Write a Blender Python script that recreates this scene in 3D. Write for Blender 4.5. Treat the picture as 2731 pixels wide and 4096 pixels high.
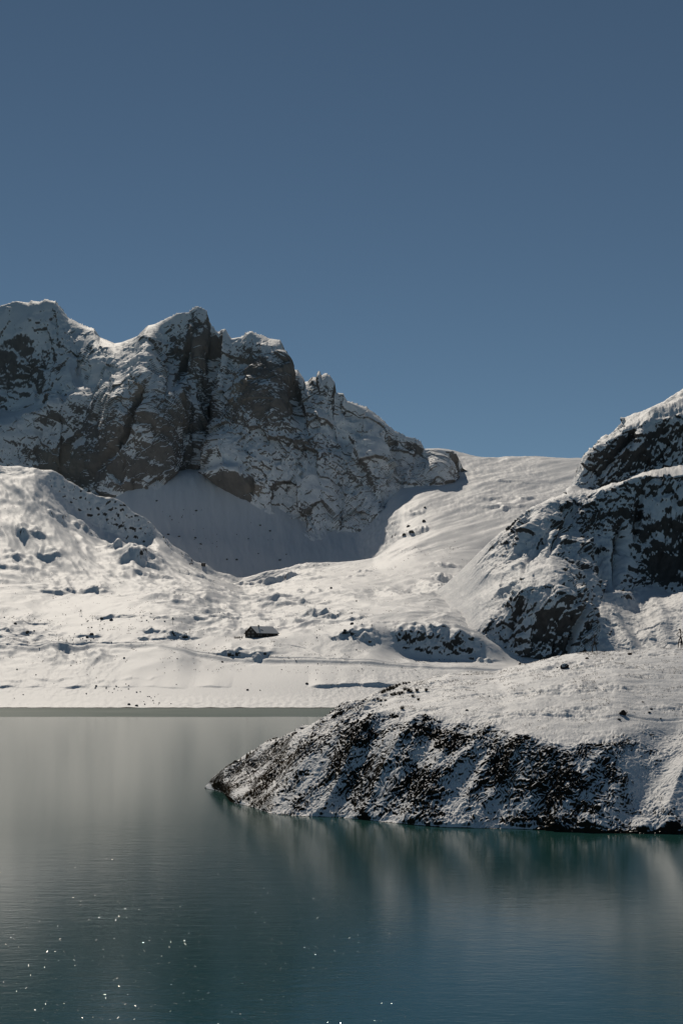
import bpy, bmesh, math, random
import numpy as np
from mathutils import Vector, Matrix

for o in list(bpy.data.objects):
    bpy.data.objects.remove(o)
SC = bpy.context.scene
COL = SC.collection

# ------------------------------------------------------------------ camera, sky, sun, exposure
FPX, CXP, HOR, CAMZ = 7500.0, 1365.5, 2680.0, 25.0     # focal length, centre and horizon row measured in the 2731 px photo; eye 25 m above the lake
cam = bpy.data.cameras.new('camera')
cam_o = bpy.data.objects.new('camera', cam)
COL.objects.link(cam_o)
cam_o.location = (0, 0, CAMZ)
cam_o.rotation_euler = (math.radians(90), 0, 0)
cam.sensor_fit = 'HORIZONTAL'
cam.sensor_width = 24.0
cam.lens = FPX / 2731 * 24.0
cam.shift_y = (HOR - 2048) / 2731
cam.clip_start = 1.0
cam.clip_end = 20000.0
SC.camera = cam_o

SUN_EL, SUN_AZ = math.radians(38.5), math.radians(-13.0)   # behind the mountains, a little to the left
world = bpy.data.worlds.new('World')
SC.world = world
world.use_nodes = True
wn = world.node_tree
bg = wn.nodes['Background']
sky = wn.nodes.new('ShaderNodeTexSky')
sky.sky_type = 'NISHITA'
sky.sun_disc = False
sky.sun_elevation = SUN_EL
sky.sun_rotation = SUN_AZ
sky.altitude = 2000
sky.air_density = 0.5
sky.dust_density = 0.0
sky.ozone_density = 1.0
hs = wn.nodes.new('ShaderNodeHueSaturation')
hs.inputs['Saturation'].default_value = 0.92
wn.links.new(sky.outputs[0], hs.inputs['Color'])
tint_n = wn.nodes.new('ShaderNodeMix'); tint_n.data_type = 'RGBA'; tint_n.blend_type = 'MULTIPLY'
tint_n.inputs['Factor'].default_value = 1.0
tint_n.inputs['B'].default_value = (0.885, 1.05, 0.98, 1)
wn.links.new(hs.outputs[0], tint_n.inputs['A'])
wn.links.new(tint_n.outputs['Result'], bg.inputs['Color'])
bg.inputs['Strength'].default_value = 0.066

sun = bpy.data.lights.new('sun', 'SUN')
sun.energy = 3.35
sun.angle = math.radians(0.53)
sun.color = (1.0, 0.905, 0.775)
sun_o = bpy.data.objects.new('sun', sun)
COL.objects.link(sun_o)
SDIR = Vector((math.sin(SUN_AZ) * math.cos(SUN_EL), math.cos(SUN_AZ) * math.cos(SUN_EL), math.sin(SUN_EL)))
sun_o.rotation_euler = SDIR.to_track_quat('Z', 'Y').to_euler()
sun_o.location = (0, 0, 300)

vs = SC.view_settings
vs.view_transform = 'Standard'
vs.look = 'None'
vs.exposure = -0.6
vs.gamma = 1.0
vs.use_curve_mapping = False
SC.render.engine = 'CYCLES'
SC.cycles.use_denoising = True
SC.cycles.denoiser = 'OPENIMAGEDENOISE'
SC.cycles.denoising_input_passes = 'RGB_ALBEDO_NORMAL'
SC.cycles.denoising_prefilter = 'ACCURATE'
SC.cycles.max_bounces = 12
SC.cycles.diffuse_bounces = 8
SC.cycles.sample_clamp_indirect = 4.0

# ------------------------------------------------------------------ numpy noise
_rng = np.random.RandomState(7)
_perm = np.concatenate([_rng.permutation(256)] * 3).astype(np.int32)
_g3 = _rng.normal(size=(256, 3)); _g3 /= np.linalg.norm(_g3, axis=1)[:, None]
_g3 = _g3.astype(np.float32)
_ga = _rng.uniform(0, 2 * np.pi, 256)
_g2 = np.stack([np.cos(_ga), np.sin(_ga)], 1).astype(np.float32)


def n2(x, y):
    x = np.asarray(x, np.float32); y = np.asarray(y, np.float32)
    xi = np.floor(x); yi = np.floor(y)
    fx = x - xi; fy = y - yi
    xi = xi.astype(np.int32) & 255; yi = yi.astype(np.int32) & 255
    u = fx * fx * fx * (fx * (fx * 6 - 15) + 10); v = fy * fy * fy * (fy * (fy * 6 - 15) + 10)

    def g(ix, iy, dx, dy):
        h = _perm[_perm[ix & 255] + (iy & 255)]
        return _g2[h, 0] * dx + _g2[h, 1] * dy
    a = g(xi, yi, fx, fy); b = g(xi + 1, yi, fx - 1, fy)
    c = g(xi, yi + 1, fx, fy - 1); d = g(xi + 1, yi + 1, fx - 1, fy - 1)
    a = a + u * (b - a); c = c + u * (d - c)
    return (a + v * (c - a)) * 1.5


def n3(x, y, z):
    x = np.asarray(x, np.float32); y = np.asarray(y, np.float32); z = np.asarray(z, np.float32)
    xi = np.floor(x); yi = np.floor(y); zi = np.floor(z)
    fx = x - xi; fy = y - yi; fz = z - zi
    xi = xi.astype(np.int32) & 255; yi = yi.astype(np.int32) & 255; zi = zi.astype(np.int32) & 255
    u = fx * fx * (3 - 2 * fx); v = fy * fy * (3 - 2 * fy); w = fz * fz * (3 - 2 * fz)
    r = []
    for k in (0, 1):
        row = []
        for j in (0, 1):
            ab = []
            for i in (0, 1):
                h = _perm[_perm[_perm[(xi + i) & 255] + ((yi + j) & 255)] + ((zi + k) & 255)]
                ab.append(_g3[h, 0] * (fx - i) + _g3[h, 1] * (fy - j) + _g3[h, 2] * (fz - k))
            row.append(ab[0] + u * (ab[1] - ab[0]))
        r.append(row[0] + v * (row[1] - row[0]))
    return (r[0] + w * (r[1] - r[0])) * 1.5


def fbm2(x, y, octs, gain=0.5, ridge=False):
    t = 0.0; a = 1.0; f = 1.0; s = 0.0
    for i in range(octs):
        n = n2(x * f + 17.3 * i, y * f - 9.1 * i)
        t = t + a * ((1 - 2 * np.abs(n)) if ridge else n)
        s += a; a *= gain; f *= 2.03
    return t / s


def fbm3(x, y, z, octs, gain=0.5, ridge=False):
    t = 0.0; a = 1.0; f = 1.0; s = 0.0
    for i in range(octs):
        n = n3(x * f + 17.3 * i, y * f - 9.1 * i, z * f + 4.7 * i)
        t = t + a * ((1 - 2 * np.abs(n)) if ridge else n)
        s += a; a *= gain; f *= 2.03
    return t / s


_r3 = _rng.uniform(0.1, 0.9, size=(256, 3)).astype(np.float32)


def facet3(x, y, z, tiltamp=0.9):
    """blocky noise: every cell is its own tilted plane, so edges are sharp like broken rock; about -0.6 .. 0.6"""
    x = np.asarray(x, np.float32); y = np.asarray(y, np.float32); z = np.asarray(z, np.float32)
    xi = np.floor(x); yi = np.floor(y); zi = np.floor(z)
    fx, fy, fz = x - xi, y - yi, z - zi
    xi = xi.astype(np.int32); yi = yi.astype(np.int32); zi = zi.astype(np.int32)
    best = np.full(x.shape, 9.0, np.float32); val = np.zeros(x.shape, np.float32)
    for i in (-1, 0, 1):
        for j in (-1, 0, 1):
            for k in (-1, 0, 1):
                h = _perm[_perm[_perm[(xi + i) & 255] + ((yi + j) & 255)] + ((zi + k) & 255)]
                f = _r3[h]; g = _g3[h]
                dx = fx - i - f[..., 0]; dy = fy - j - f[..., 1]; dz = fz - k - f[..., 2]
                d2 = dx * dx + dy * dy + dz * dz
                v = tiltamp * (dx * g[..., 0] + dy * g[..., 1] + dz * g[..., 2]) + (f[..., 0] - 0.5) * 0.8
                m = d2 < best
                best = np.where(m, d2, best); val = np.where(m, v, val)
    return val


def sstep(a, b, x):
    t = np.clip((x - a) / (b - a), 0, 1)
    return t * t * (3 - 2 * t)


# ------------------------------------------------------------------ terrain sheets: heightfields lofted through surveyed contour lines
def pchip_slopes(x, y):
    h = np.diff(x, axis=0); d = np.diff(y, axis=0) / h
    m = np.zeros_like(y)
    m[0] = d[0]; m[-1] = d[-1]
    if len(x) > 2:
        w1 = 2 * h[1:] + h[:-1]; w2 = h[1:] + 2 * h[:-1]
        same = d[1:] * d[:-1] > 0
        den = np.where(same, w1 / np.where(d[:-1] == 0, 1, d[:-1]) + w2 / np.where(d[1:] == 0, 1, d[1:]), 1)
        m[1:-1] = np.where(same, (w1 + w2) / den, 0)
    return m


def pchip1(xs, ys, q):
    xs = np.asarray(xs, float)[:, None]; ys = np.asarray(ys, float)[:, None]
    m = pchip_slopes(xs, ys)[:, 0]; xs = xs[:, 0]; ys = ys[:, 0]
    k = np.clip(np.searchsorted(xs, q) - 1, 0, len(xs) - 2)
    h = xs[k + 1] - xs[k]; t = np.clip((q - xs[k]) / h, 0, 1)
    return (ys[k] * (1 + 2 * t) * (1 - t) ** 2 + m[k] * h * t * (1 - t) ** 2 + ys[k + 1] * t * t * (3 - 2 * t) + m[k + 1] * h * t * t * (t - 1))


def lerp_curve(pts, q, smooth=True):
    """pts: (column, value) pairs -> value at every column"""
    xs = [p[0] for p in pts]; ys = [p[1] for p in pts]
    if len(xs) == 1:
        return np.full(len(q), float(ys[0]))
    return pchip1(xs, ys, q) if smooth else np.interp(q, xs, ys)


class Sheet:
    def __init__(self, cols, knots, nrows):
        """knots: list of (Y per column, z per column); nrows: rows per interval"""
        self.px = cols
        Yk = np.array([k[0] for k in knots]); zk = np.array([k[1] for k in knots])
        for i in range(1, len(Yk)):
            Yk[i] = np.maximum(Yk[i], Yk[i - 1] + 0.5)
        m = pchip_slopes(Yk, zk)
        Ys, Zs, Ss = [], [], []
        for i, n in enumerate(nrows):
            last = i == len(nrows) - 1
            for j in range(n + (1 if last else 0)):
                t = j / n
                h = Yk[i + 1] - Yk[i]
                Ys.append(Yk[i] + t * h)
                Zs.append(zk[i] * (1 + 2 * t) * (1 - t) ** 2 + m[i] * h * t * (1 - t) ** 2 + zk[i + 1] * t * t * (3 - 2 * t) + m[i + 1] * h * t * t * (t - 1))
                Ss.append(i + t)
        self.Y = np.array(Ys); self.Z = np.array(Zs); self.S = np.repeat(np.array(Ss)[:, None], len(cols), 1)
        self.X = (cols[None, :] - CXP) / FPX * self.Y
        self.PX = np.broadcast_to(cols[None, :], self.Y.shape)

    def py(self):
        return HOR - (self.Z - CAMZ) / self.Y * FPX

    def normals(self):
        P = np.stack([self.X, self.Y, self.Z], -1)
        du = np.gradient(P, axis=1); dv = np.gradient(P, axis=0)
        n = np.cross(du, dv)
        n /= np.linalg.norm(n, axis=-1)[..., None] + 1e-12
        return n

    def locate(self, px, py, ymin=0.0):
        """the nearest ground point seen at that column and row"""
        c = int(np.argmin(np.abs(self.px - px)))
        rows = HOR - (self.Z[:, c] - CAMZ) / self.Y[:, c] * FPX
        hit = np.nonzero((rows <= py) & (self.Y[:, c] >= ymin))[0]
        r = int(hit[0]) if len(hit) else int(np.argmin(rows))
        return Vector((float(self.X[r, c]), float(self.Y[r, c]), float(self.Z[r, c])))

    def height(self, x, y):
        c = int(np.argmin(np.abs(self.px - (x / y * FPX + CXP))))
        return float(np.interp(y, self.Y[:, c], self.Z[:, c]))

    def build(self, name, mat, attrs, label=None):
        R, C = self.Y.shape
        co = np.stack([self.X, self.Y, self.Z], -1).reshape(-1, 3).astype(np.float32)
        idx = np.arange(R * C, dtype=np.int32).reshape(R, C)
        q = np.stack([idx[:-1, :-1], idx[:-1, 1:], idx[1:, 1:], idx[1:, :-1]], -1).reshape(-1, 4)
        me = bpy.data.meshes.new(name)
        me.vertices.add(len(co)); me.vertices.foreach_set('co', co.ravel())
        me.loops.add(q.size); me.loops.foreach_set('vertex_index', q.ravel())
        me.polygons.add(len(q)); me.polygons.foreach_set('loop_start', np.arange(0, q.size, 4, dtype=np.int32))
        me.polygons.foreach_set('use_smooth', np.ones(len(q), bool))
        for k, v in attrs.items():
            a = me.attributes.new(k, 'FLOAT', 'POINT')
            a.data.foreach_set('value', np.ascontiguousarray(v, np.float32).ravel())
        me.update(); me.validate()
        me.materials.append(mat)
        o = bpy.data.objects.new(name, me)
        COL.objects.link(o)
        o['kind'] = 'structure'
        if label:
            o['label'] = label
        return o


def z_of(py, Y):
    return CAMZ + (HOR - py) / FPX * Y


def columns(a, b, step, lo, hi, coarse=14.0):
    """fine columns between a and b, coarser ones out to lo and hi"""
    return np.concatenate([np.arange(lo, a, coarse), np.arange(a, b, step), np.arange(b, hi + coarse, coarse)])


# ------------------------------------------------------------------ materials
def new_mat(name):
    m = bpy.data.materials.new(name)
    m.use_nodes = True
    nt = m.node_tree
    return m, nt, nt.nodes['Principled BSDF']


def N(nt, typ, **kw):
    n = nt.nodes.new(typ)
    for k, v in kw.items():
        setattr(n, k, v)
    return n


def math_node(nt, op, a, b=None, clamp=False):
    n = nt.nodes.new('ShaderNodeMath'); n.operation = op; n.use_clamp = clamp
    for i, v in enumerate((a, b)):
        if v is None:
            continue
        if isinstance(v, (int, float)):
            n.inputs[i].default_value = v
        else:
            nt.links.new(v, n.inputs[i])
    return n.outputs[0]


def noise(nt, vec, scale, detail=4, rough=0.55):
    n = nt.nodes.new('ShaderNodeTexNoise')
    n.inputs['Scale'].default_value = scale; n.inputs['Detail'].default_value = detail; n.inputs['Roughness'].default_value = rough
    if vec is not None:
        nt.links.new(vec, n.inputs['Vector'])
    return n.outputs['Fac']


def mix_rgb(nt, fac, a, b):
    n = nt.nodes.new('ShaderNodeMix'); n.data_type = 'RGBA'
    for sock, v in ((n.inputs['Factor'], fac), (n.inputs['A'], a), (n.inputs['B'], b)):
        if isinstance(v, (tuple, list)):
            sock.default_value = (*v, 1)
        elif isinstance(v, (int, float)):
            sock.default_value = v
        else:
            nt.links.new(v, sock)
    return n.outputs['Result']


def ramp(nt, fac, stops):
    n = nt.nodes.new('ShaderNodeValToRGB')
    e = n.color_ramp.elements
    e[0].position, e[0].color = stops[0][0], (*stops[0][1], 1)
    e[1].position, e[1].color = stops[-1][0], (*stops[-1][1], 1)
    for p, c in stops[1:-1]:
        k = e.new(p); k.color = (*c, 1)
    nt.links.new(fac, n.inputs['Fac'])
    return n.outputs['Color']


def terrain_mat(name, rock_a, rock_b, ochre, size, speckle, edge, bump, stretch=(1, 1, 1)):
    """snow over rock: the point attribute 'snow' says how much snow lies, fine noise breaks its edge; 'tint' marks ochre rock"""
    m, nt, bs = new_mat(name)
    tc = N(nt, 'ShaderNodeTexCoord')
    mp = N(nt, 'ShaderNodeMapping'); mp.inputs['Scale'].default_value = stretch
    nt.links.new(tc.outputs['Object'], mp.inputs['Vector'])
    v = mp.outputs['Vector']
    sn = N(nt, 'ShaderNodeAttribute', attribute_name='snow')
    ti = N(nt, 'ShaderNodeAttribute', attribute_name='tint')
    nf = noise(nt, v, 1.0 / size, 5, 0.65)
    nf2 = noise(nt, v, 0.23 / size, 3, 0.5)
    f = math_node(nt, 'ADD', sn.outputs['Fac'], math_node(nt, 'MULTIPLY', math_node(nt, 'SUBTRACT', nf, 0.5), speckle))
    f = math_node(nt, 'ADD', f, math_node(nt, 'MULTIPLY', math_node(nt, 'SUBTRACT', nf2, 0.5), speckle * 0.5))
    f = math_node(nt, 'MULTIPLY', math_node(nt, 'SUBTRACT', f, 0.5 - edge / 2), 1 / edge, clamp=True)
    rk = mix_rgb(nt, noise(nt, v, 0.35 / size, 4, 0.6), rock_a, rock_b)
    rk = mix_rgb(nt, math_node(nt, 'MULTIPLY', ti.outputs['Fac'], nf2), rk, ochre)
    sc = mix_rgb(nt, noise(nt, tc.outputs['Object'], 0.02, 3), (0.89, 0.89, 0.89), (0.94, 0.94, 0.94))
    col = mix_rgb(nt, f, rk, sc)
    nt.links.new(col, bs.inputs['Base Color'])
    nt.links.new(math_node(nt, 'SUBTRACT', 0.92, math_node(nt, 'MULTIPLY', f, 0.30)), bs.inputs['Roughness'])
    nt.links.new(math_node(nt, 'MULTIPLY', f, 0.42), bs.inputs['Specular IOR Level'])
    b = N(nt, 'ShaderNodeBump'); b.inputs['Strength'].default_value = bump; b.inputs['Distance'].default_value = size * 0.6
    nt.links.new(nf, b.inputs['Height'])
    nt.links.new(b.outputs['Normal'], bs.inputs['Normal'])
    return m


M_VALLEY = terrain_mat('snowfield', (0.045, 0.043, 0.042), (0.11, 0.10, 0.09), (0.12, 0.09, 0.05), 1.6, 0.5, 0.25, 0.25)
M_CLIFF = terrain_mat('limestone_and_snow', (0.115, 0.108, 0.102), (0.265, 0.245, 0.225), (0.40, 0.34, 0.27), 3.0, 0.95, 0.22, 0.5, (1, 1, 0.55))
M_DARK = terrain_mat('dark_schist_and_snow', (0.045, 0.043, 0.043), (0.14, 0.13, 0.122), (0.1, 0.08, 0.05), 1.8, 0.8, 0.25, 0.5)
M_TURF = terrain_mat('turf_and_snow', (0.016, 0.014, 0.012), (0.040, 0.033, 0.025), (0.070, 0.050, 0.026), 0.45, 0.45, 0.22, 0.4)

# ------------------------------------------------------------------ the valley: shore, pastures, left hill, cirque apron, saddle
vc = columns(-40, 2420, 3.6, -900, 3500)


def K(Y, py, cols, smooth=True):
    Yv = lerp_curve(Y if isinstance(Y, list) else [(0, Y)], cols)
    pv = lerp_curve(py if isinstance(py, list) else [(0, py)], cols, smooth)
    return (Yv, z_of(pv, Yv))


ROADY = [(-500, 1405), (400, 1405), (800, 1382), (1087, 1366), (1500, 1352), (1800, 1350), (3200, 1350)]
CREST = [(-900, 1830), (-300, 1850), (0, 1864), (77, 1866), (128, 1874), (185, 1878), (223, 1893), (281, 1925), (357, 1962), (408, 1980), (472, 1998), (529, 2036), (580, 2071), (612, 2106), (650, 2144), (689, 2176), (733, 2208), (784, 2246), (829, 2259), (855, 2278), (918, 2294), (960, 2312), (1000, 2303), (1055, 2291), (1119, 2278), (1183, 2262), (1234, 2251), (1285, 2248), (1342, 2248), (1438, 2242), (1489, 2234), (1560, 2205), (1680, 2180), (1800, 2180), (2000, 2210), (2200, 2260), (3200, 2400)]
# a steep broken face drops from the crest of the left hill into a bowl
BOWL = [(-900, 1868), (-200, 1893), (0, 1899), (128, 1905), (170, 1925), (220, 1965), (281, 2028), (357, 2085), (408, 2115), (472, 2150), (529, 2178), (570, 2178), (612, 2160), (650, 2176), (689, 2206), (733, 2236), (784, 2268), (850, 2300), (918, 2318), (960, 2332), (1000, 2334), (1119, 2306), (1234, 2275), (1342, 2268), (1489, 2252), (1560, 2222), (1680, 2195), (1800, 2195), (2000, 2225), (3200, 2415)]
knots = [
    (np.full(len(vc), 1185.0), np.full(len(vc), -4.0)),
    (np.full(len(vc), 1225.0), np.full(len(vc), 0.0)),
    K(1262, 2792, vc),
    K(1300, [(0, 2738), (900, 2736), (1500, 2732), (2000, 2732)], vc),
    K(ROADY, [(-500, 2590), (0, 2586), (100, 2584), (400, 2584), (700, 2604), (800, 2626), (1087, 2642), (1374, 2644), (1565, 2657), (1800, 2672), (2000, 2684), (3200, 2700)], vc),
    K([(0, 1438), (700, 1420), (1000, 1396), (1500, 1392), (1640, 1404), (1950, 1404), (2200, 1390)], [(-500, 2552), (0, 2550), (300, 2548), (700, 2575), (950, 2590), (1100, 2592), (1300, 2590), (1500, 2600), (1640, 2628), (1800, 2650), (1950, 2655), (2100, 2665), (3200, 2680)], vc),
    K([(0, 1472), (700, 1450), (1000, 1430), (1500, 1432), (2000, 1436)], [(-500, 2520), (0, 2520), (500, 2516), (900, 2548), (1000, 2553), (1110, 2543), (1300, 2528), (1500, 2515), (1640, 2518), (1800, 2528), (1950, 2565), (2100, 2620), (3200, 2650)], vc),
    K([(0, 1530), (900, 1560), (3000, 1560)], [(-500, 2440), (0, 2448), (300, 2446), (600, 2430), (1000, 2460), (1300, 2450), (1600, 2425), (1800, 2440), (2000, 2500), (3200, 2600)], vc),
    K([(0, 1670), (600, 1690), (1000, 1760), (3000, 1760)], [(-500, 2330), (0, 2320), (300, 2350), (600, 2345), (800, 2350), (1000, 2392), (1200, 2372), (1500, 2345), (1700, 2345), (1900, 2400), (2100, 2480), (3200, 2560)], vc),
    K([(0, 1840), (500, 1850), (800, 1900), (1100, 1920), (3000, 1920)], [(-500, 2100), (0, 2105), (200, 2140), (400, 2200), (560, 2215), (700, 2255), (850, 2310), (1000, 2352), (1200, 2310), (1500, 2282), (1700, 2262), (1900, 2280), (2100, 2330), (3200, 2480)], vc),
    K([(0, 1990), (150, 1992), (650, 2008), (900, 2018), (3000, 2025)], BOWL, vc),
    K([(0, 2020), (500, 2030), (900, 2040), (3000, 2050)], CREST, vc),
    K(2150, [(-900, 2150), (0, 2200), (400, 2290), (700, 2340), (1000, 2352), (1300, 2330), (1440, 2290), (1520, 2215), (1620, 2130), (1750, 2105), (2000, 2110), (2300, 2130), (3200, 2300)], vc),
    K(2300, [(-900, 2150), (0, 2160), (400, 2160), (600, 2140), (1000, 2165), (1250, 2180), (1420, 2150), (1520, 2060), (1620, 1995), (1750, 1985), (2000, 1985), (2300, 2000), (3200, 2150)], vc),
    K(2450, [(-900, 2010), (0, 2010), (400, 1990), (520, 1930), (650, 1888), (1000, 1905), (1250, 1960), (1420, 1980), (1520, 1945), (1620, 1900), (1750, 1895), (2000, 1895), (2300, 1915), (3200, 2000)], vc),
    K(2660, [(-900, 1960), (400, 1960), (600, 1850), (1500, 1850), (1640, 1802), (1737, 1799), (1808, 1805), (1860, 1818), (1916, 1832), (1986, 1837), (2050, 1828), (2126, 1827), (2241, 1835), (2350, 1837), (2600, 1850), (3200, 1850)], vc),
    (np.full(len(vc), 2960.0), np.full(len(vc), 180.0)),
]
V = Sheet(vc, knots, [6, 34, 34, 44, 36, 46, 66, 66, 56, 44, 40, 24, 44, 44, 48, 8])
sm = np.array([0.05, 0.3, 1])     # keep handy

X, Y, Z = V.X, V.Y, V.Z
inl = sstep(1232, 1290, Y)                      # no relief in the water
front = inl * (1 - sstep(2000, 2090, Y) * 0.75)
apron = sstep(2120, 2180, Y) * (1 - sstep(1480, 1560, V.PX))
front = front * (1 - apron * 0.8)
wx = X + 14 * n2(X / 60, Y / 60); wy = Y + 14 * n2(X / 60 + 40, Y / 60 + 7)
rough = sstep(-0.25, 0.35, n2(X / 150 + 3, Y / 220 + 5)) * 0.75 + 0.25
leftm = (1 - sstep(650, 1000, V.PX)) * sstep(1640, 1760, Y)       # the left hill is ribbed down its slope
midz = sstep(1330, 1380, Y) * (1 - sstep(1880, 1960, Y))
hill = sstep(1300, 1400, Y)
Z = Z + front * hill * 3.4 * fbm2(wx / 95, wy / 120, 2)
Z = Z + front * midz * rough * 4.6 * (fbm2(wx / 44, wy / 60, 2, ridge=True) - 0.45) * (1 - leftm)
Z = Z + front * hill * rough * 2.4 * fbm2(wx / 16, wy / 22, 3)
Z = Z + front * leftm * 5.0 * (fbm2((X + 0.35 * Y) / 46, (Y - 0.35 * X) / 150, 3, ridge=True) - 0.5)
Z = Z + front * leftm * 1.3 * fbm2((X + 0.3 * Y) / 15, Y / 30, 3)
sadd = sstep(1480, 1600, V.PX) * sstep(1950, 2050, Y)
Z = Z + sadd * (1 - sstep(2600, 2655, Y) * 0.6) * (3.2 * fbm2((X - 0.6 * Y) / 60, (Y + 0.6 * X) / 160, 3) + 1.5 * fbm2((X - 0.75 * Y) / 22, (Y + 0.75 * X) / 110, 3) + 0.5 * rough * fbm2(X / 8, Y / 14, 3))
Z = Z + apron * 1.8 * fbm2((X + 0.1 * Y) / 14, Y / 60, 3)
Z = Z + inl * 0.50 * fbm2(X / 4.5, Y / 7.0, 4, 0.6) * sstep(0.35, 1.0, rough)
Z = Z + (1 - inl) * (Y > 1200) * 0.7 * (fbm2(X / 45, Y / 30, 3) + 0.35 * n2(X / 4, Y / 6))
Z = Z + inl * (1 - sstep(1255, 1275, Y)) * 0.10 * np.sin(Y * 0.55 + 2.0 * n2(X / 200, Y / 30))    # old waterline terraces on the beach


def outcrop(px, py, w, H, seed, face=1.1, tail=5.0):
    """a knoll: steeper broken face towards the lake, gentle snow back"""
    global Z
    V.Z = Z
    p = V.locate(px, py)
    wm = w * p.y / FPX
    dx = (X - p.x) / wm
    c0, c1 = np.searchsorted(vc, px - 2.6 * w - 30), np.searchsorted(vc, px + 2.6 * w + 30)
    sl = (slice(None), slice(c0, c1))
    x, y, dx = X[sl], Y[sl], dx[sl]
    yf = p.y + 0.55 * wm * n2(x / (wm * 0.8) + seed, y / (wm * 1.2)) + 0.5 * H * n2(x / (H * 0.8 + 2) + seed, y / 9 + seed) + 0.30 * wm * dx * dx
    d = y - yf
    up = sstep(-0.15 * H, H * face, d)
    lat = np.exp(-np.abs(dx + 0.25 * n2(x / wm + seed, y / wm)) ** 2.4)
    Z[sl] = Z[sl] + H * lat * up * np.exp(-(np.maximum(d, 0) / (H * tail)) ** 2) * (0.8 + 0.6 * n2(x / (wm * 0.45) + seed, y / 14))


OUT = [
    # moraine front, knolls of the pasture, rocks (column, foot row, half width, height in m)
    (1010, 2345, 60, 9), (1075, 2338, 50, 8), (1150, 2315, 60, 8), (1130, 2420, 70, 8), (1085, 2400, 50, 5), (1270, 2470, 55, 8), (1330, 2475, 45, 6), (1400, 2485, 50, 4),
    (1250, 2320, 40, 4), (1420, 2310, 35, 4), (1455, 2290, 30, 4), (1400, 2560, 50, 6), (1470, 2575, 40, 6), (1540, 2500, 60, 3),
    (370, 2375, 34, 8), (200, 2370, 60, 6), (270, 2368, 40, 5), (450, 2310, 40, 3), (560, 2300, 60, 4), (640, 2312, 40, 4), (745, 2300, 45, 5), (800, 2310, 40, 5),
    (540, 2250, 70, 16), (480, 2190, 50, 10), (120, 2150, 45, 9), (180, 2240, 40, 7), (60, 2240, 40, 8), (20, 2285, 60, 5), (230, 2080, 40, 8), (330, 2120, 35, 8),
    (600, 2535, 30, 3.5), (690, 2555, 45, 4), (750, 2560, 40, 4), (600, 2565, 40, 4), (640, 2475, 40, 3), (440, 2478, 50, 4), (530, 2470, 40, 2.5),
    (930, 2630, 40, 4), (1000, 2640, 70, 6), (350, 2550, 40, 3), (200, 2728, 60, 2.2), (45, 2732, 40, 1.6), (400, 2735, 40, 1.5), (540, 2726, 60, 1.0),
    (840, 2470, 60, 3), (780, 2475, 40, 3), (960, 2520, 30, 2.5), (900, 2460, 60, 2.5), (1050, 2480, 60, 2.5), (60, 2540, 60, 4), (150, 2500, 50, 2),
    (1640, 2590, 40, 6), (1700, 2600, 36, 6), (1790, 2620, 60, 8), (1860, 2630, 40, 6), (1930, 2650, 40, 5), (1600, 2560, 30, 3), (1720, 2510, 60, 3), (1640, 2500, 50, 3),
    (1640, 2145, 34, 9), (1690, 2125, 22, 6), (1660, 2060, 30, 4), (1770, 2330, 26, 9), (1800, 2380, 44, 13), (1850, 2345, 30, 6), (1790, 2270, 40, 5),
    (2000, 2040, 60, 7), (2100, 2000, 40, 5), (2060, 1930, 60, 3), (1960, 2000, 50, 3),
]
for i, a in enumerate(OUT):
    outcrop(a[0], a[1], a[2] * 1.3, a[3] * (0.72 if a[3] < 10 else 0.88), seed=i * 3.7 + 1, face=1.35)
# the shore scarps and the bench of the snowed-in road
sc_h = sstep(1180, 1280, V.PX) * (1 - sstep(1720, 1800, V.PX)) * 2.0 + (1 - sstep(900, 980, V.PX)) * sstep(-100, 50, V.PX) * 0.5
ys = 1290 + 5 * n2(X / 25, X * 0 + 3) + 2 * n2(X / 7, X * 0)
Z = Z + np.maximum(sc_h + 1.6 * n2(X / 16, X * 0 + 8), 0) * sstep(ys, ys + 2.5, Y) * np.exp(-np.maximum(Y - ys, 0) / 25.0) * (sc_h > 0.1)
yr = lerp_curve(ROADY, vc)[None, :] + 1.5 * n2(X / 60, X * 0)
Z = Z - 1.5 * np.exp(-((Y - yr + 7) / 4.0) ** 2) * 0.6 + 0.9 * np.exp(-((Y - yr - 1) / 3.0) ** 4) + 0.8 * sstep(yr + 5, yr + 7.5, Y) * np.exp(-np.maximum(Y - yr - 6, 0) / 16)
# the trodden trail from the hut down to the road
def groove(Zin, Xa, Ya, sheet, pts, width, depth):
    P = [sheet.locate(*p) for p in pts]
    dist = np.full(Xa.shape, 1e3)
    for a, b in zip(P[:-1], P[1:]):
        ex, ey = b.x - a.x, b.y - a.y
        t = np.clip(((Xa - a.x) * ex + (Ya - a.y) * ey) / (ex * ex + ey * ey + 1e-9), 0, 1)
        dist = np.minimum(dist, np.hypot(Xa - a.x - t * ex, Ya - a.y - t * ey))
    return Zin - depth * np.exp(-(dist / width) ** 2) + 0.35 * depth * np.exp(-((dist - 1.8 * width) / (0.7 * width)) ** 2)


V.Z = Z
Z = groove(Z, X, Y, V, [(1080, 2549), (1112, 2562), (1144, 2578), (1190, 2588), (1221, 2594), (1246, 2607), (1280, 2622), (1310, 2635), (1370, 2642)], 0.9, 0.6)
# level pad under the hut
hx, hy = (1020 - CXP) / FPX * 1430, 1438.0
padw = np.exp(-(((X - hx) / 26) ** 2 + ((Y - hy) / 20) ** 2) ** 2)
hz = z_of(2552, 1430)
Z = Z * (1 - padw) + padw * (hz + 0.085 * (Y - 1428) + 0.045 * (X - hx - 8))
V.Z = Z
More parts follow.
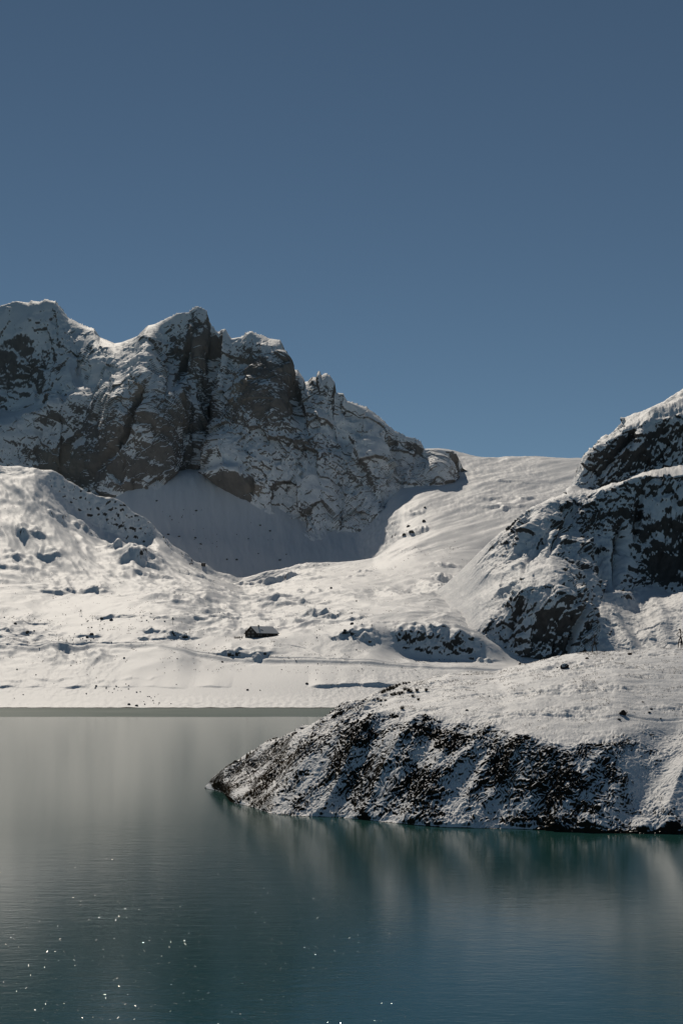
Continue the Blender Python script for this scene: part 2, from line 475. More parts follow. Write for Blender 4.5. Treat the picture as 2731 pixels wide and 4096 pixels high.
# broken rock on the steep faces
nv = V.normals()
rk_ = 0.8 * sstep(0.86, 0.62, nv[..., 2]) * sstep(1290, 1330, Y)
ii = np.nonzero(rk_ > 0.02)
xs, ys_, zs = X[ii], Y[ii], Z[ii]
dd = rk_[ii] * (1.8 * facet3(xs / 7, ys_ / 7, zs / 6) + 0.8 * facet3((xs + 0.4 * zs) / 2.7, ys_ / 2.7, zs / 2.6) + 0.3 * fbm3(xs / 1.8, ys_ / 1.8, zs / 1.8, 2))
V.X = V.X.copy(); V.Y = V.Y.copy(); V.Z = Z.copy()
V.X[ii] += nv[..., 0][ii] * dd; V.Y[ii] += nv[..., 1][ii] * dd; V.Z[ii] += nv[..., 2][ii] * dd
Z = V.Z
nz = V.normals()[..., 2]
snow = 0.5 + (nz - 0.42) * 2.2 + 0.34 * n3(X / 5, Y / 8, Z / 4) + 0.14 * n2(X / 25, Y / 40)
bowl = sstep(1955, 1990, Y) * (1 - sstep(2022, 2034, Y)) * (1 - sstep(640, 720, V.PX))
snow = np.clip(snow + 0.42 * bowl + 0.35 * apron, 0.0, 1.6)
snow = np.where(Y < 1240, 0.5 + (Z - 0.35 + 0.3 * n2(X / 9, X * 0)) * 1.5, snow)
V.build('snowy_valley', M_VALLEY, {'snow': snow, 'tint': np.zeros_like(Z)}, 'white snow valley rising from the far lake shore past the hut to the cirque and saddle')

# ------------------------------------------------------------------ the rocky mountain
mc = columns(-30, 1840, 3.0, -900, 1880)
foot = [(-900, 1905), (0, 1925), (300, 1990), (459, 1992), (497, 1966), (548, 1955), (631, 1962), (663, 1928), (721, 1882), (765, 1876), (791, 1880), (848, 1862), (862, 1905), (880, 1946), (944, 1980), (991, 2003), (1049, 2046), (1112, 2068), (1164, 2106), (1215, 2148), (1266, 2166), (1310, 2150), (1374, 2118), (1438, 2124), (1476, 2103), (1521, 2055), (1565, 1990), (1620, 1950), (1700, 1945), (1760, 1942), (1810, 1930), (1850, 1885), (1890, 1870)]
skyl = [(-900, 1260), (-300, 1235), (0, 1225), (38, 1214), (64, 1204), (115, 1212), (131, 1204), (159, 1207), (185, 1197), (223, 1207), (239, 1226), (274, 1274), (312, 1293), (347, 1309), (376, 1317), (399, 1354), (459, 1380), (485, 1376), (548, 1351), (590, 1306), (619, 1298), (676, 1271), (708, 1253), (753, 1249), (772, 1233), (791, 1227), (823, 1242), (848, 1303), (874, 1329), (886, 1318), (899, 1315), (925, 1354), (966, 1347), (982, 1334), (1004, 1325), (1026, 1335), (1074, 1354), (1119, 1360), (1132, 1392), (1151, 1450), (1170, 1488), (1183, 1480), (1205, 1507), (1215, 1529), (1234, 1526), (1253, 1508), (1267, 1513), (1274, 1485), (1283, 1509), (1304, 1494), (1323, 1508), (1342, 1533), (1348, 1571), (1377, 1574), (1387, 1603), (1438, 1622), (1466, 1631), (1489, 1654), (1540, 1692), (1578, 1724), (1623, 1746), (1655, 1753), (1683, 1766), (1696, 1797), (1737, 1797), (1769, 1800), (1808, 1805), (1830, 1820), (1860, 1850), (1890, 1872)]
SY = [(-900, 2880), (0, 2850), (380, 2790), (459, 2740), (800, 2610), (1130, 2560), (1400, 2470), (1690, 2425), (1940, 2440)]
fp = np.array([V.locate(p, q, 2130) for p, q in foot])
footY = np.interp(mc, [f[0] for f in foot], fp[:, 1]); footZ = np.interp(mc, [f[0] for f in foot], fp[:, 2])
wl_ = 1 - sstep(260, 480, mc)      # behind the left hill the wall stands farther back
footY = footY * (1 - wl_) + 2575 * wl_; footZ = footZ * (1 - wl_) + 275 * wl_
k_ = np.ones(9) / 9
footYs = np.convolve(np.pad(footY, 4, mode='edge'), k_, 'valid')
skY = lerp_curve(SY, mc); skZ = z_of(lerp_curve(skyl, mc, False), skY)
L1 = [(-900, 1720), (0, 1700), (150, 1655), (290, 1592), (330, 1600), (400, 1640), (459, 1650), (548, 1650), (640, 1640), (720, 1600), (800, 1640), (900, 1700), (1010, 1690), (1100, 1680), (1200, 1780), (1300, 1850), (1400, 1900), (1500, 1905), (1600, 1880), (1700, 1880), (1800, 1880), (1860, 1845), (1940, 1830)]
L2 = [(-900, 1620), (0, 1630), (60, 1605), (200, 1490), (280, 1452), (330, 1510), (400, 1530), (459, 1535), (520, 1525), (590, 1475), (640, 1480), (720, 1460), (800, 1450), (900, 1500), (1010, 1480), (1100, 1470), (1200, 1610), (1300, 1650), (1400, 1720), (1500, 1760), (1600, 1800), (1700, 1830), (1800, 1840), (1860, 1838), (1940, 1845)]
fr1 = lerp_curve([(0, 0.17), (280, 0.18), (450, 0.15), (560, 0.16), (640, 0.30), (1300, 0.40), (1900, 0.4)], mc)
fr2 = lerp_curve([(0, 0.60), (260, 0.58), (420, 0.32), (540, 0.32), (680, 0.70), (1300, 0.70), (1900, 0.7)], mc)
y1 = footYs + fr1 * (skY - footYs); y2 = footYs + fr2 * (skY - footYs)
knots = [
    (footYs - 26, footZ - 26),
    (footYs, footZ),
    (y1, z_of(lerp_curve(L1, mc), y1)),
    (y2, z_of(lerp_curve(L2, mc), y2)),
    (skY, skZ),
    (skY + 30, skZ - 12),
    (skY + 260, skZ - 200),
]
for i in (2, 3):        # never above the skyline, never under the foot
    a = np.minimum(knots[i][1], skZ - (4 - i) * 3); knots[i] = (knots[i][0], np.maximum(a, footZ + (i - 1) * 5))
Mt = Sheet(mc, knots, [8, 180, 130, 130, 8, 8])
n = Mt.normals()
X, Y, Z = Mt.X.copy(), Mt.Y.copy(), Mt.Z.copy()
S = Mt.S
body = sstep(0.9, 1.1, S) * (1 - sstep(3.15, 3.9, S) * 0.82) * (1 - sstep(4.0, 4.6, S))
steep = sstep(0.90, 0.72, n[..., 2])
gx = X + 18 * n3(X / 80, Y / 80, Z / 80); gz = Z + 18 * n3(X / 80 + 9, Y / 80, Z / 80)
d = 14 * (fbm3(gx / 120, Y / 160, gz / 260, 2, ridge=True) - 0.45)
d = d + 7 * (fbm3((gx + 0.25 * gz) / 46, Y / 80, gz / 110, 2, ridge=True) - 0.45)
tilt = gz + 0.42 * X
jx = X + 3.0 * n3(X / 9, Y / 9, Z / 9); jz = Z + 3.0 * n3(X / 9 + 4, Y / 9, Z / 9)
brk = 0.35 + 0.65 * sstep(-0.30, 0.35, n3(X / 70 + 2, Y / 70, Z / 60))
d = d + 8 * facet3(jx / 30, Y / 34, (jz + 0.3 * X) / 58)
d = d + brk * 4.2 * facet3((jx + 0.15 * jz) / 11, Y / 12, (jz + 0.3 * X) / 24)
d = d + brk * 1.7 * facet3(jx / 4.6, Y / 5, jz / 8.5)
d = d + 3.0 * n3(X / 60, Y / 60, tilt / 14)
d = d + brk * 0.8 * fbm3(X / 3.2, Y / 4, Z / 5.5, 3, 0.65)
PX, PY = Mt.PX, Mt.py()


def blob(cx, cy, rx, ry, ang=0.0):
    c, s = math.cos(math.radians(ang)), math.sin(math.radians(ang))
    dx, dy = PX - cx, PY - cy
    u = (dx * c + dy * s) / rx; v = (-dx * s + dy * c) / ry
    return np.exp(-(u * u + v * v) ** 1.5)


d = d * (0.12 + 0.88 * steep)
# buttresses (+) and gullies (-)
for amp, a in [(16, (795, 1340, 38, 110, 0)), (-16, (862, 1400, 18, 90, 8)), (-14, (745, 1440, 16, 110, 22)), (20, (950, 1840, 110, 130, -40)), (-16, (455, 1810, 14, 130, 36)), (14, (1060, 1560, 110, 120, 0)),
               (-14, (905, 1560, 26, 150, 12)), (12, (640, 1620, 70, 150, 0)), (-14, (545, 1640, 16, 120, 20)), (18, (930, 1930, 80, 40, 10)), (14, (270, 1830, 130, 90, 0)), (-12, (1190, 1620, 20, 120, -15)),
               (-10, (1400, 1800, 24, 190, -28)), (10, (1500, 1860, 60, 120, -20)), (-12, (1580, 1830, 22, 110, -10)), (14, (1750, 1870, 50, 60, 0)), (-10, (200, 1570, 200, 40, -24)), (12, (110, 1290, 50, 70, 0)), (-10, (215, 1290, 14, 90, -10)), (10, (250, 1330, 40, 70, 0)), (-6, (1230, 2100, 160, 50, 25))]:
    d = d + amp * blob(*a)
d = d * body
hn = n.copy(); hn[..., 2] *= 0.55
Mt.X = X + hn[..., 0] * d; Mt.Y = Y + hn[..., 1] * d; Mt.Z = Z + hn[..., 2] * d
# small towers and notches on the crest
crest = np.exp(-((S - 4.0) / 0.05) ** 2)
Mt.Z = Mt.Z + crest * (3.4 * fbm2(Mt.PX / 11.0, Mt.PX * 0 + 2, 3, 0.6, True) - 1.0 + 1.6 * n2(Mt.PX / 4.0, Mt.PX * 0)) * sstep(0.98, 0.9, n[..., 2])
Mt.Z = Mt.Z - 14 * sstep(1815, 1880, Mt.PX)
nn = Mt.normals()
PX, PY = Mt.PX, Mt.py()


def blob(cx, cy, rx, ry, ang=0.0):
    c, s = math.cos(math.radians(ang)), math.sin(math.radians(ang))
    dx, dy = PX - cx, PY - cy
    u = (dx * c + dy * s) / rx; v = (-dx * s + dy * c) / ry
    return np.exp(-(u * u + v * v) ** 1.5)


# where wind and shade left more or less snow on the mountain (ledges, ramps, bare walls)
bias = np.full_like(Mt.Z, 0.07)
for a in [(150, 1330, 260, 80, 10), (400, 1480, 130, 60, 0), (950, 1830, 110, 150, -40), (300, 1560, 320, 60, -25), (120, 1730, 200, 70, -10), (900, 1490, 70, 90, -30), (560, 1760, 50, 60, 0), (430, 1840, 16, 110, 38),
          (1450, 1750, 200, 110, 35), (1300, 1950, 260, 110, 30), (60, 1900, 110, 90, 0), (700, 1730, 40, 60, -30), (560, 1450, 120, 90, -20), (460, 1450, 150, 50, 0), (180, 1580, 230, 55, -24), (390, 1480, 110, 50, -20), (1770, 1870, 90, 70, 0), (700, 1300, 80, 40, -20), (1450, 1780, 150, 70, 35), (1480, 2000, 90, 80, 0), (1230, 2090, 190, 60, 25), (1290, 1700, 90, 60, 0)]:
    bias += 0.46 * blob(*a)
for a in [(1060, 1560, 130, 110, -10), (680, 1650, 110, 150, 0), (1010, 1500, 60, 70, 0), (300, 1850, 150, 80, 5), (560, 1870, 110, 90, 0), (860, 1700, 90, 90, 0), (1240, 1780, 110, 60, 20), (960, 1930, 90, 50, 10),
          (1090, 1440, 70, 50, 0), (800, 1300, 40, 60, 0)]:
    bias -= 0.42 * blob(*a)
tint = np.zeros_like(Mt.Z)
for a in [(230, 1830, 70, 50, 0), (330, 1840, 60, 60, 0), (700, 1600, 40, 70, 0), (960, 1540, 60, 90, 0), (540, 1560, 40, 60, 0), (1040, 1960, 50, 30, 0)]:
    tint += 0.8 * blob(*a)
snow = 0.5 + (nn[..., 2] - 0.475) * 1.9 + bias + 0.25 * np.exp(-((S - 1.0) / 0.10) ** 2) + 0.55 * np.exp(-((S - 1.0) / 0.38) ** 2) * sstep(0.05, 0.35, n2((PX + 0.35 * PY) / 46, PX * 0 + 3.3)) + 0.14 * sstep(3.2, 3.9, S) + 0.14 * n3(Mt.X / 12, Mt.Y / 12, Mt.Z / 30) + 0.12 * n3(Mt.X / 40, Mt.Y / 40, Mt.Z / 60)
Mt.build('rocky_mountain', M_CLIFF, {'snow': np.clip(snow, -0.4, 1.5), 'tint': np.clip(tint, 0, 1.5)}, 'jagged limestone mountain dusted with snow, its cliffs in shade above the cirque')

# ------------------------------------------------------------------ the right-hand mountain
rc = columns(1740, 2790, 3.0, 1600, 3600)
def KR(Y, py, smooth=True):
    return K(Y, py, rc, smooth)
rk = [
    KR(1375, [(1600, 2760), (1800, 2730), (3600, 2720)]),
    KR(1430, [(1600, 2640), (1750, 2610), (1900, 2640), (2000, 2640), (2060, 2645), (2150, 2652), (2280, 2645), (2330, 2640), (2450, 2610), (2600, 2590), (2731, 2570), (3600, 2500)]),
    KR([(1600, 1480), (2000, 1462), (2100, 1456), (2280, 1456), (2400, 1480), (3600, 1480)], [(1600, 2560), (1750, 2500), (1900, 2485), (1990, 2470), (2050, 2420), (2090, 2368), (2177, 2340), (2228, 2350), (2286, 2420), (2340, 2450), (2400, 2480), (2480, 2500), (2731, 2480), (3600, 2400)]),
    KR([(1600, 1580), (3600, 1550)], [(1600, 2440), (1750, 2360), (1900, 2330), (2000, 2290), (2100, 2255), (2200, 2235), (2280, 2260), (2340, 2330), (2400, 2390), (2450, 2380), (2560, 2420), (2731, 2380), (3600, 2250)]),
    KR([(1600, 1660), (2200, 1640), (2300, 1662), (3600, 1640)], [(1600, 2350), (1750, 2290), (1900, 2235), (2056, 2150), (2150, 2085), (2250, 2100), (2300, 2130), (2390, 2158), (2450, 2150), (2490, 2170), (2520, 2250), (2600, 2330), (2731, 2370), (3600, 2250)]),
    KR([(1600, 1720), (2290, 1705), (3600, 1690)], [(1600, 2310), (1750, 2240), (1900, 2185), (2056, 2105), (2114, 2065), (2197, 2006), (2299, 1982), (2369, 1975), (2464, 1956), (2547, 1918), (2624, 1899), (2700, 1892), (2800, 1890), (3600, 1800)]),
    KR(1810, [(1600, 2340), (1750, 2270), (1900, 2215), (2056, 2135), (2197, 2036), (2270, 1985), (2286, 1950), (2369, 1966), (2433, 1957), (2560, 1914), (2637, 1885), (2700, 1872), (2800, 1850), (3600, 1700)]),
    KR(1832, [(1600, 2370), (1750, 2300), (1900, 2240), (2056, 2155), (2197, 2055), (2270, 1965), (2300, 1925), (2350, 1855), (2400, 1805), (2450, 1765), (2500, 1722), (2579, 1706), (2656, 1678), (2731, 1650), (2900, 1570), (3600, 1420)]),
    KR(1930, [(1600, 2400), (1750, 2330), (1900, 2270), (2056, 2180), (2197, 2080), (2250, 1990), (2280, 1945), (2300, 1905), (2320, 1868), (2350, 1832), (2369, 1812), (2391, 1793), (2433, 1755), (2470, 1722), (2487, 1708), (2496, 1684), (2579, 1653), (2656, 1615), (2731, 1568), (2900, 1470), (3600, 1300)], False),
    (np.full(len(rc), 1955.0), None),
    (np.full(len(rc), 2200.0), np.full(len(rc), 60.0)),
]
rk[9] = (rk[9][0], rk[8][1] - 14)
Rm = Sheet(rc, rk, [8, 60, 60, 58, 64, 14, 50, 30, 6, 6])
n = Rm.normals()
X, Y, Z, S = Rm.X.copy(), Rm.Y.copy(), Rm.Z.copy(), Rm.S
inner = sstep(1780, 2050, Rm.PX)
body = inner * sstep(0.6, 1.2, S) * (1 - sstep(7.3, 8.0, S) * 0.85) * (1 - sstep(8.0, 8.5, S)) * (1 - 0.6 * sstep(5.2, 5.8, S) * (1 - sstep(2300, 2400, Rm.PX)))
gx = X + 10 * n3(X / 50, Y / 50, Z / 50); gz = Z + 10 * n3(X / 50 + 5, Y / 50, Z / 50)
steep = sstep(0.93, 0.72, n[..., 2])
d = 12 * (fbm3(gx / 75, Y / 110, gz / 130, 2, ridge=True) - 0.45)
jx = X + 2.0 * n3(X / 7, Y / 7, Z / 7); jz = Z + 2.0 * n3(X / 7 + 4, Y / 7, Z / 7)
d = d + (1 + 0.5 * sstep(5.4, 6.0, S) * sstep(2330, 2430, Rm.PX) * (1 - sstep(6.9, 7.3, S))) * (0.22 + 0.78 * steep) * (6.5 * facet3((jx - 0.5 * jz) / 20, Y / 20, (jz + 0.5 * jx) / 34) + 3.2 * facet3((jx - 0.5 * jz) / 8, Y / 8, (jz + 0.5 * jx) / 14))
d = d + (0.28 + 0.72 * steep) * (1.3 * facet3((jx - 0.5 * jz) / 3.2, Y / 3.2, (jz + 0.5 * jx) / 5) + 0.4 * fbm3(X / 2.2, Y / 2.5, Z / 2.5, 2, 0.6))
d = d + 1.1 * fbm3((X - 0.5 * Z) / 5, Y / 6, Z / 9, 3, 0.6)
PX, PY = Rm.PX, Rm.py()
for amp, a in [(-13, (2475, 2190, 24, 120, 8)), (9, (2340, 2070, 40, 60, 25)), (13, (2640, 2150, 80, 150, 10)), (-9, (2545, 2080, 12, 90, 10)), (11, (2350, 2290, 26, 170, -22)), (-10, (2290, 2540, 12, 130, 20)), (8, (2200, 2430, 70, 60, 0)),
               (-7, (2060, 2480, 16, 90, 25)), (-6, (2150, 2200, 12, 110, 32)), (6, (2090, 2170, 14, 100, 34)), (-6, (2230, 2150, 10, 90, 25)), (-9, (2480, 1800, 14, 90, 40)), (9, (2560, 1780, 30, 90, 30)), (5, (2490, 2520, 22, 130, -30)), (4, (2640, 2470, 30, 110, -20)), (-4, (2570, 2560, 20, 70, -35))]:
    d = d + amp * blob(*a)
d = d * body
hn = n.copy(); hn[..., 2] *= 0.7
Rm.X = X + hn[..., 0] * d; Rm.Y = Y + hn[..., 1] * d
Z = Z + 0.9 * fbm2(X / 14, Y / 24, 3) + 0.35 * fbm2(X / 4.5, Y / 7, 3, 0.6)
sink = (1 - sstep(1700, 2010, Rm.PX)) * 30 * sstep(0.0, 0.5, S) + 20 * (1 - sstep(1620, 1760, Rm.PX))
Rm.Z = Z + hn[..., 2] * d - sink
nn = Rm.normals(); PX, PY = Rm.PX, Rm.py()
bias = np.zeros_like(Rm.Z)
for a in [(2480, 2180, 40, 80, 10), (2430, 2330, 40, 110, -20), (2560, 2480, 160, 90, 20), (2200, 2130, 70, 70, 0), (2120, 2250, 60, 50, 0), (2660, 1660, 90, 50, -30), (2600, 1890, 130, 14, -10), (2180, 2330, 90, 20, 0), (2700, 1830, 40, 50, 0), (1950, 2350, 100, 90, 0), (2390, 2010, 80, 14, -10), (2385, 2560, 45, 80, 0), (2640, 1640, 110, 40, -28), (2170, 2440, 90, 80, 0), (2100, 2300, 90, 60, 20)]:
    bias += 0.40 * blob(*a)
for a in [(2085, 2150, 14, 70, 32), (2170, 2190, 10, 60, 30), (2060, 2115, 26, 16, -30), (2010, 2230, 10, 50, 30), (2250, 2220, 12, 50, 20), (2120, 2260, 12, 40, 30), (2340, 2070, 60, 70, 30), (2440, 2040, 70, 50, 20), (2540, 2060, 40, 60, 0), (2660, 2180, 110, 120, 20), (2450, 1860, 110, 70, -40), (2500, 1760, 60, 60, -30), (2270, 2520, 20, 110, 20), (2320, 2560, 26, 90, 0), (2620, 1790, 80, 50, 0), (2420, 2390, 20, 20, 0), (2600, 1960, 60, 30, 0)]:
    bias -= 0.26 * blob(*a)
snow = 0.5 + (nn[..., 2] - 0.33) * 2.2 + 0.85 * bias + 0.10 * sstep(5.5, 6.2, S) + 0.20 * n3(Rm.X / 6, Rm.Y / 6, Rm.Z / 10) + 0.14 * n3(Rm.X / 22, Rm.Y / 22, Rm.Z / 30)
Rm.build('snowy_crag', M_DARK, {'snow': np.clip(snow, -0.4, 1.5), 'tint': np.zeros_like(Rm.Z)}, 'dark rock mountain with snow ribs at the right edge behind the headland')

# ------------------------------------------------------------------ the headland in the lake
pc = np.concatenate([np.arange(806, 2760, 2.7), np.arange(2760, 3900, 12.0)])
def shoreY(py):
    return CAMZ * FPX / (py - HOR)
shore = [(806, 3150), (815, 3153), (892, 3174), (922, 3209), (999, 3228), (1050, 3246), (1110, 3262), (1213, 3267), (1313, 3270), (1489, 3285), (1642, 3301), (1795, 3312), (1922, 3315), (2139, 3320), (2228, 3328), (2369, 3334), (2731, 3338), (3900, 3345)]
sY = shoreY(lerp_curve(shore, pc))
D1 = [(806, 3149, 396), (815, 3146, 396.6), (900, 3118, 383), (1000, 3080, 375), (1100, 3048, 362), (1200, 3000, 348), (1300, 2950, 344), (1400, 2905, 340), (1550, 2850, 336), (1720, 2876, 328), (1950, 2892, 321), (2100, 2955, 311), (2300, 2985, 307), (2450, 2978, 307), (2600, 2903, 317), (2731, 2898, 318), (3900, 2880, 318)]
D2 = [(806, 3152), (815, 3152), (846, 3117), (899, 3071), (945, 3040), (1007, 3006), (1083, 2972), (1129, 2949), (1198, 2922), (1274, 2880), (1328, 2845), (1366, 2815), (1435, 2796), (1489, 2780), (1527, 2760), (1581, 2740), (1665, 2727), (1757, 2708), (1814, 2697), (1922, 2691), (1986, 2688), (2050, 2669), (2094, 2660), (2177, 2640), (2273, 2621), (2343, 2611), (2432, 2608), (2528, 2605), (2592, 2599), (2731, 2594), (3900, 2560)]
d2Y = lerp_curve([(806, 397.5), (815, 397.6), (900, 393), (1007, 389), (1129, 384), (1274, 379), (1366, 376), (1489, 376), (1581, 379), (1757, 386), (1922, 391), (2094, 393), (2273, 392), (2432, 388), (2731, 386), (3900, 386)], pc)
d1Y = lerp_curve([(a, c) for a, b, c in D1], pc)
knots = [
    (sY - 7, np.full(len(pc), -3.5)),
    (sY, np.zeros(len(pc))),
    (d1Y, z_of(lerp_curve([(a, b) for a, b, c in D1], pc), d1Y)),
    (d2Y, z_of(lerp_curve(D2, pc), d2Y)),
    (d2Y + 12, z_of(lerp_curve(D2, pc), d2Y) - 2.2),
    (d2Y + 60, np.full(len(pc), -6.0)),
]
Pn = Sheet(pc, knots, [5, 210, 190, 8, 8])
n = Pn.normals()
X, Y, Z, S = Pn.X, Pn.Y, Pn.Z, Pn.S
PXn = Pn.PX
tip = sstep(815, 1000, PXn)
land = sstep(0.0, 0.25, Z)
slope = (1 - sstep(1.92, 2.12, S) * sstep(1380, 1600, PXn)) * sstep(0.92, 1.06, S) * (1 - sstep(3.0, 3.1, S))
crestk = 1 - np.exp(-((S - 3) / 0.05) ** 2) * 0.6
rib = fbm2((X - 0.55 * Y) / 15, (Y + 0.4 * X) / 60, 2, ridge=True) - 0.45
Z = Z + land * tip * slope * 1.9 * rib
lump = sstep(-0.35, 0.35, n2(X / 11 + 3, Y / 9) + 0.5 * n2(X / 30, Y / 20 + 7) + 0.10)
right_smooth = 1 - 0.65 * sstep(2440, 2560, PXn) * sstep(1.0, 1.3, S)
hx_ = X + 1.1 * n2(X / 2.6 + 4, Y / 2.2) + 0.4 * n2(X / 0.9, Y / 0.8 + 3); hy_ = Y + 1.1 * n2(X / 2.4 + 9, Y / 2.6)
tus = 0.62 * fbm2((hx_ - 0.5 * hy_) / 1.5, (hy_ + 0.5 * hx_) / 2.6, 4, 0.62) + 0.50 * fbm2((hx_ - 0.4 * hy_) / 0.5, (hy_ + 0.4 * hx_) / 0.75, 2)
tus = tus * (0.55 + 0.9 * sstep(-0.3, 0.4, n2(X / 5.5 + 8, Y / 4.5)))
Z = Z + land * slope * tip * right_smooth * (0.55 + 0.45 * lump) * 1.15 * tus
plat = sstep(1.95, 2.15, S)
Z = Z + land * plat * crestk * (0.55 * fbm2(X / 13, Y / 10, 3) + 0.62 * fbm2((X + 0.6 * Y) / 2.6, Y / 2.0, 4, 0.6) * (0.35 + sstep(-0.1, 0.4, n2(X / 18 + 6, Y / 8))))
# cut bank just above the water at the right
cut = sstep(2120, 2180, PXn) * (0.35 + 0.9 * sstep(0.0, 0.35, n2(X / 4.0 + 2, X * 0 + 5)))
Z = Z + cut * 0.75 * sstep(0.0, 0.7, Y - sY[None, :] - 0.4) * np.exp(-np.maximum(Y - sY[None, :], 0) / 7.0)
Z = Z - 1.2 * (1 - sstep(808, 826, PXn))
Pn.Z = Z
Z = groove(Z, X, Y, Pn, [(1930, 2850), (2070, 2862), (2250, 2870), (2420, 2873), (2520, 2869), (2580, 2881), (2731, 2878)], 0.35, 0.16)
Pn.Z = Z
nn = Pn.normals(); PX, PY = PXn, Pn.py()
bias = np.zeros_like(Z)
for a in [(2080, 3190, 60, 40, 20), (1260, 3190, 45, 70, -30), (2650, 3150, 190, 110, 0), (1700, 3030, 60, 40, 0), (1160, 3080, 40, 130, 55), (1950, 3230, 300, 40, 0), (2600, 3260, 200, 30, 0), (1480, 3000, 50, 90, 40)]:
    bias += 0.22 * blob(*a)
for a in [(1640, 2900, 130, 60, 10), (1330, 2980, 110, 60, -35), (1820, 2960, 90, 60, 30), (1080, 3130, 170, 20, -35), (1200, 2935, 220, 14, -32), (2330, 3000, 170, 26, 0), (2650, 2920, 120, 16, 0), (1150, 3220, 50, 40, 0), (2300, 3120, 200, 90, 0), (1680, 2722, 70, 7, -9), (1570, 2745, 50, 10, -30)]:
    bias -= 0.10 * blob(*a)
snow = 0.5 + (nn[..., 2] - 0.655) * 2.3 + bias * slope + 0.12 * n2(X / 2.5, Y / 2.5) + 0.10 * n2(X / 9, Y / 9)
snow = snow + plat * 0.10 + (bias - 0.06 * np.exp(-((S - 3) / 0.10) ** 2)) * plat
edge_ = np.exp(-((S - 3) / 0.14) ** 2) * (1 - sstep(1370, 1480, PXn))
snow = snow - 0.34 * edge_
for a in [(1700, 2722, 50, 6, -18), (1580, 2840, 38, 3, -10), (2560, 2603, 60, 3, -8), (1950, 2690, 60, 3, -5), (2420, 2640, 70, 3, -12), (1865, 2842, 9, 3, 0), (1945, 2845, 14, 3, 0)]:
    snow = snow - 0.7 * blob(*a)
snow = snow + 0.6 * np.exp(-(Z / 1.0) ** 2) * (1 - sstep(2120, 2180, PXn))
snow = np.where(Z < 0.05 + 0.30 * sstep(2120, 2180, PXn), -0.3, snow)
tint = np.clip(0.4 + 1.5 * np.exp(-((S - 3) / 0.15) ** 2) + 0.6 * n2(X / 6, Y / 6), 0, 1.2)
Pn.build('headland', M_TURF, {'snow': np.clip(snow, -0.4, 1.5), 'tint': tint}, 'snow covered headland with dark tussocky slope falling to the lake')

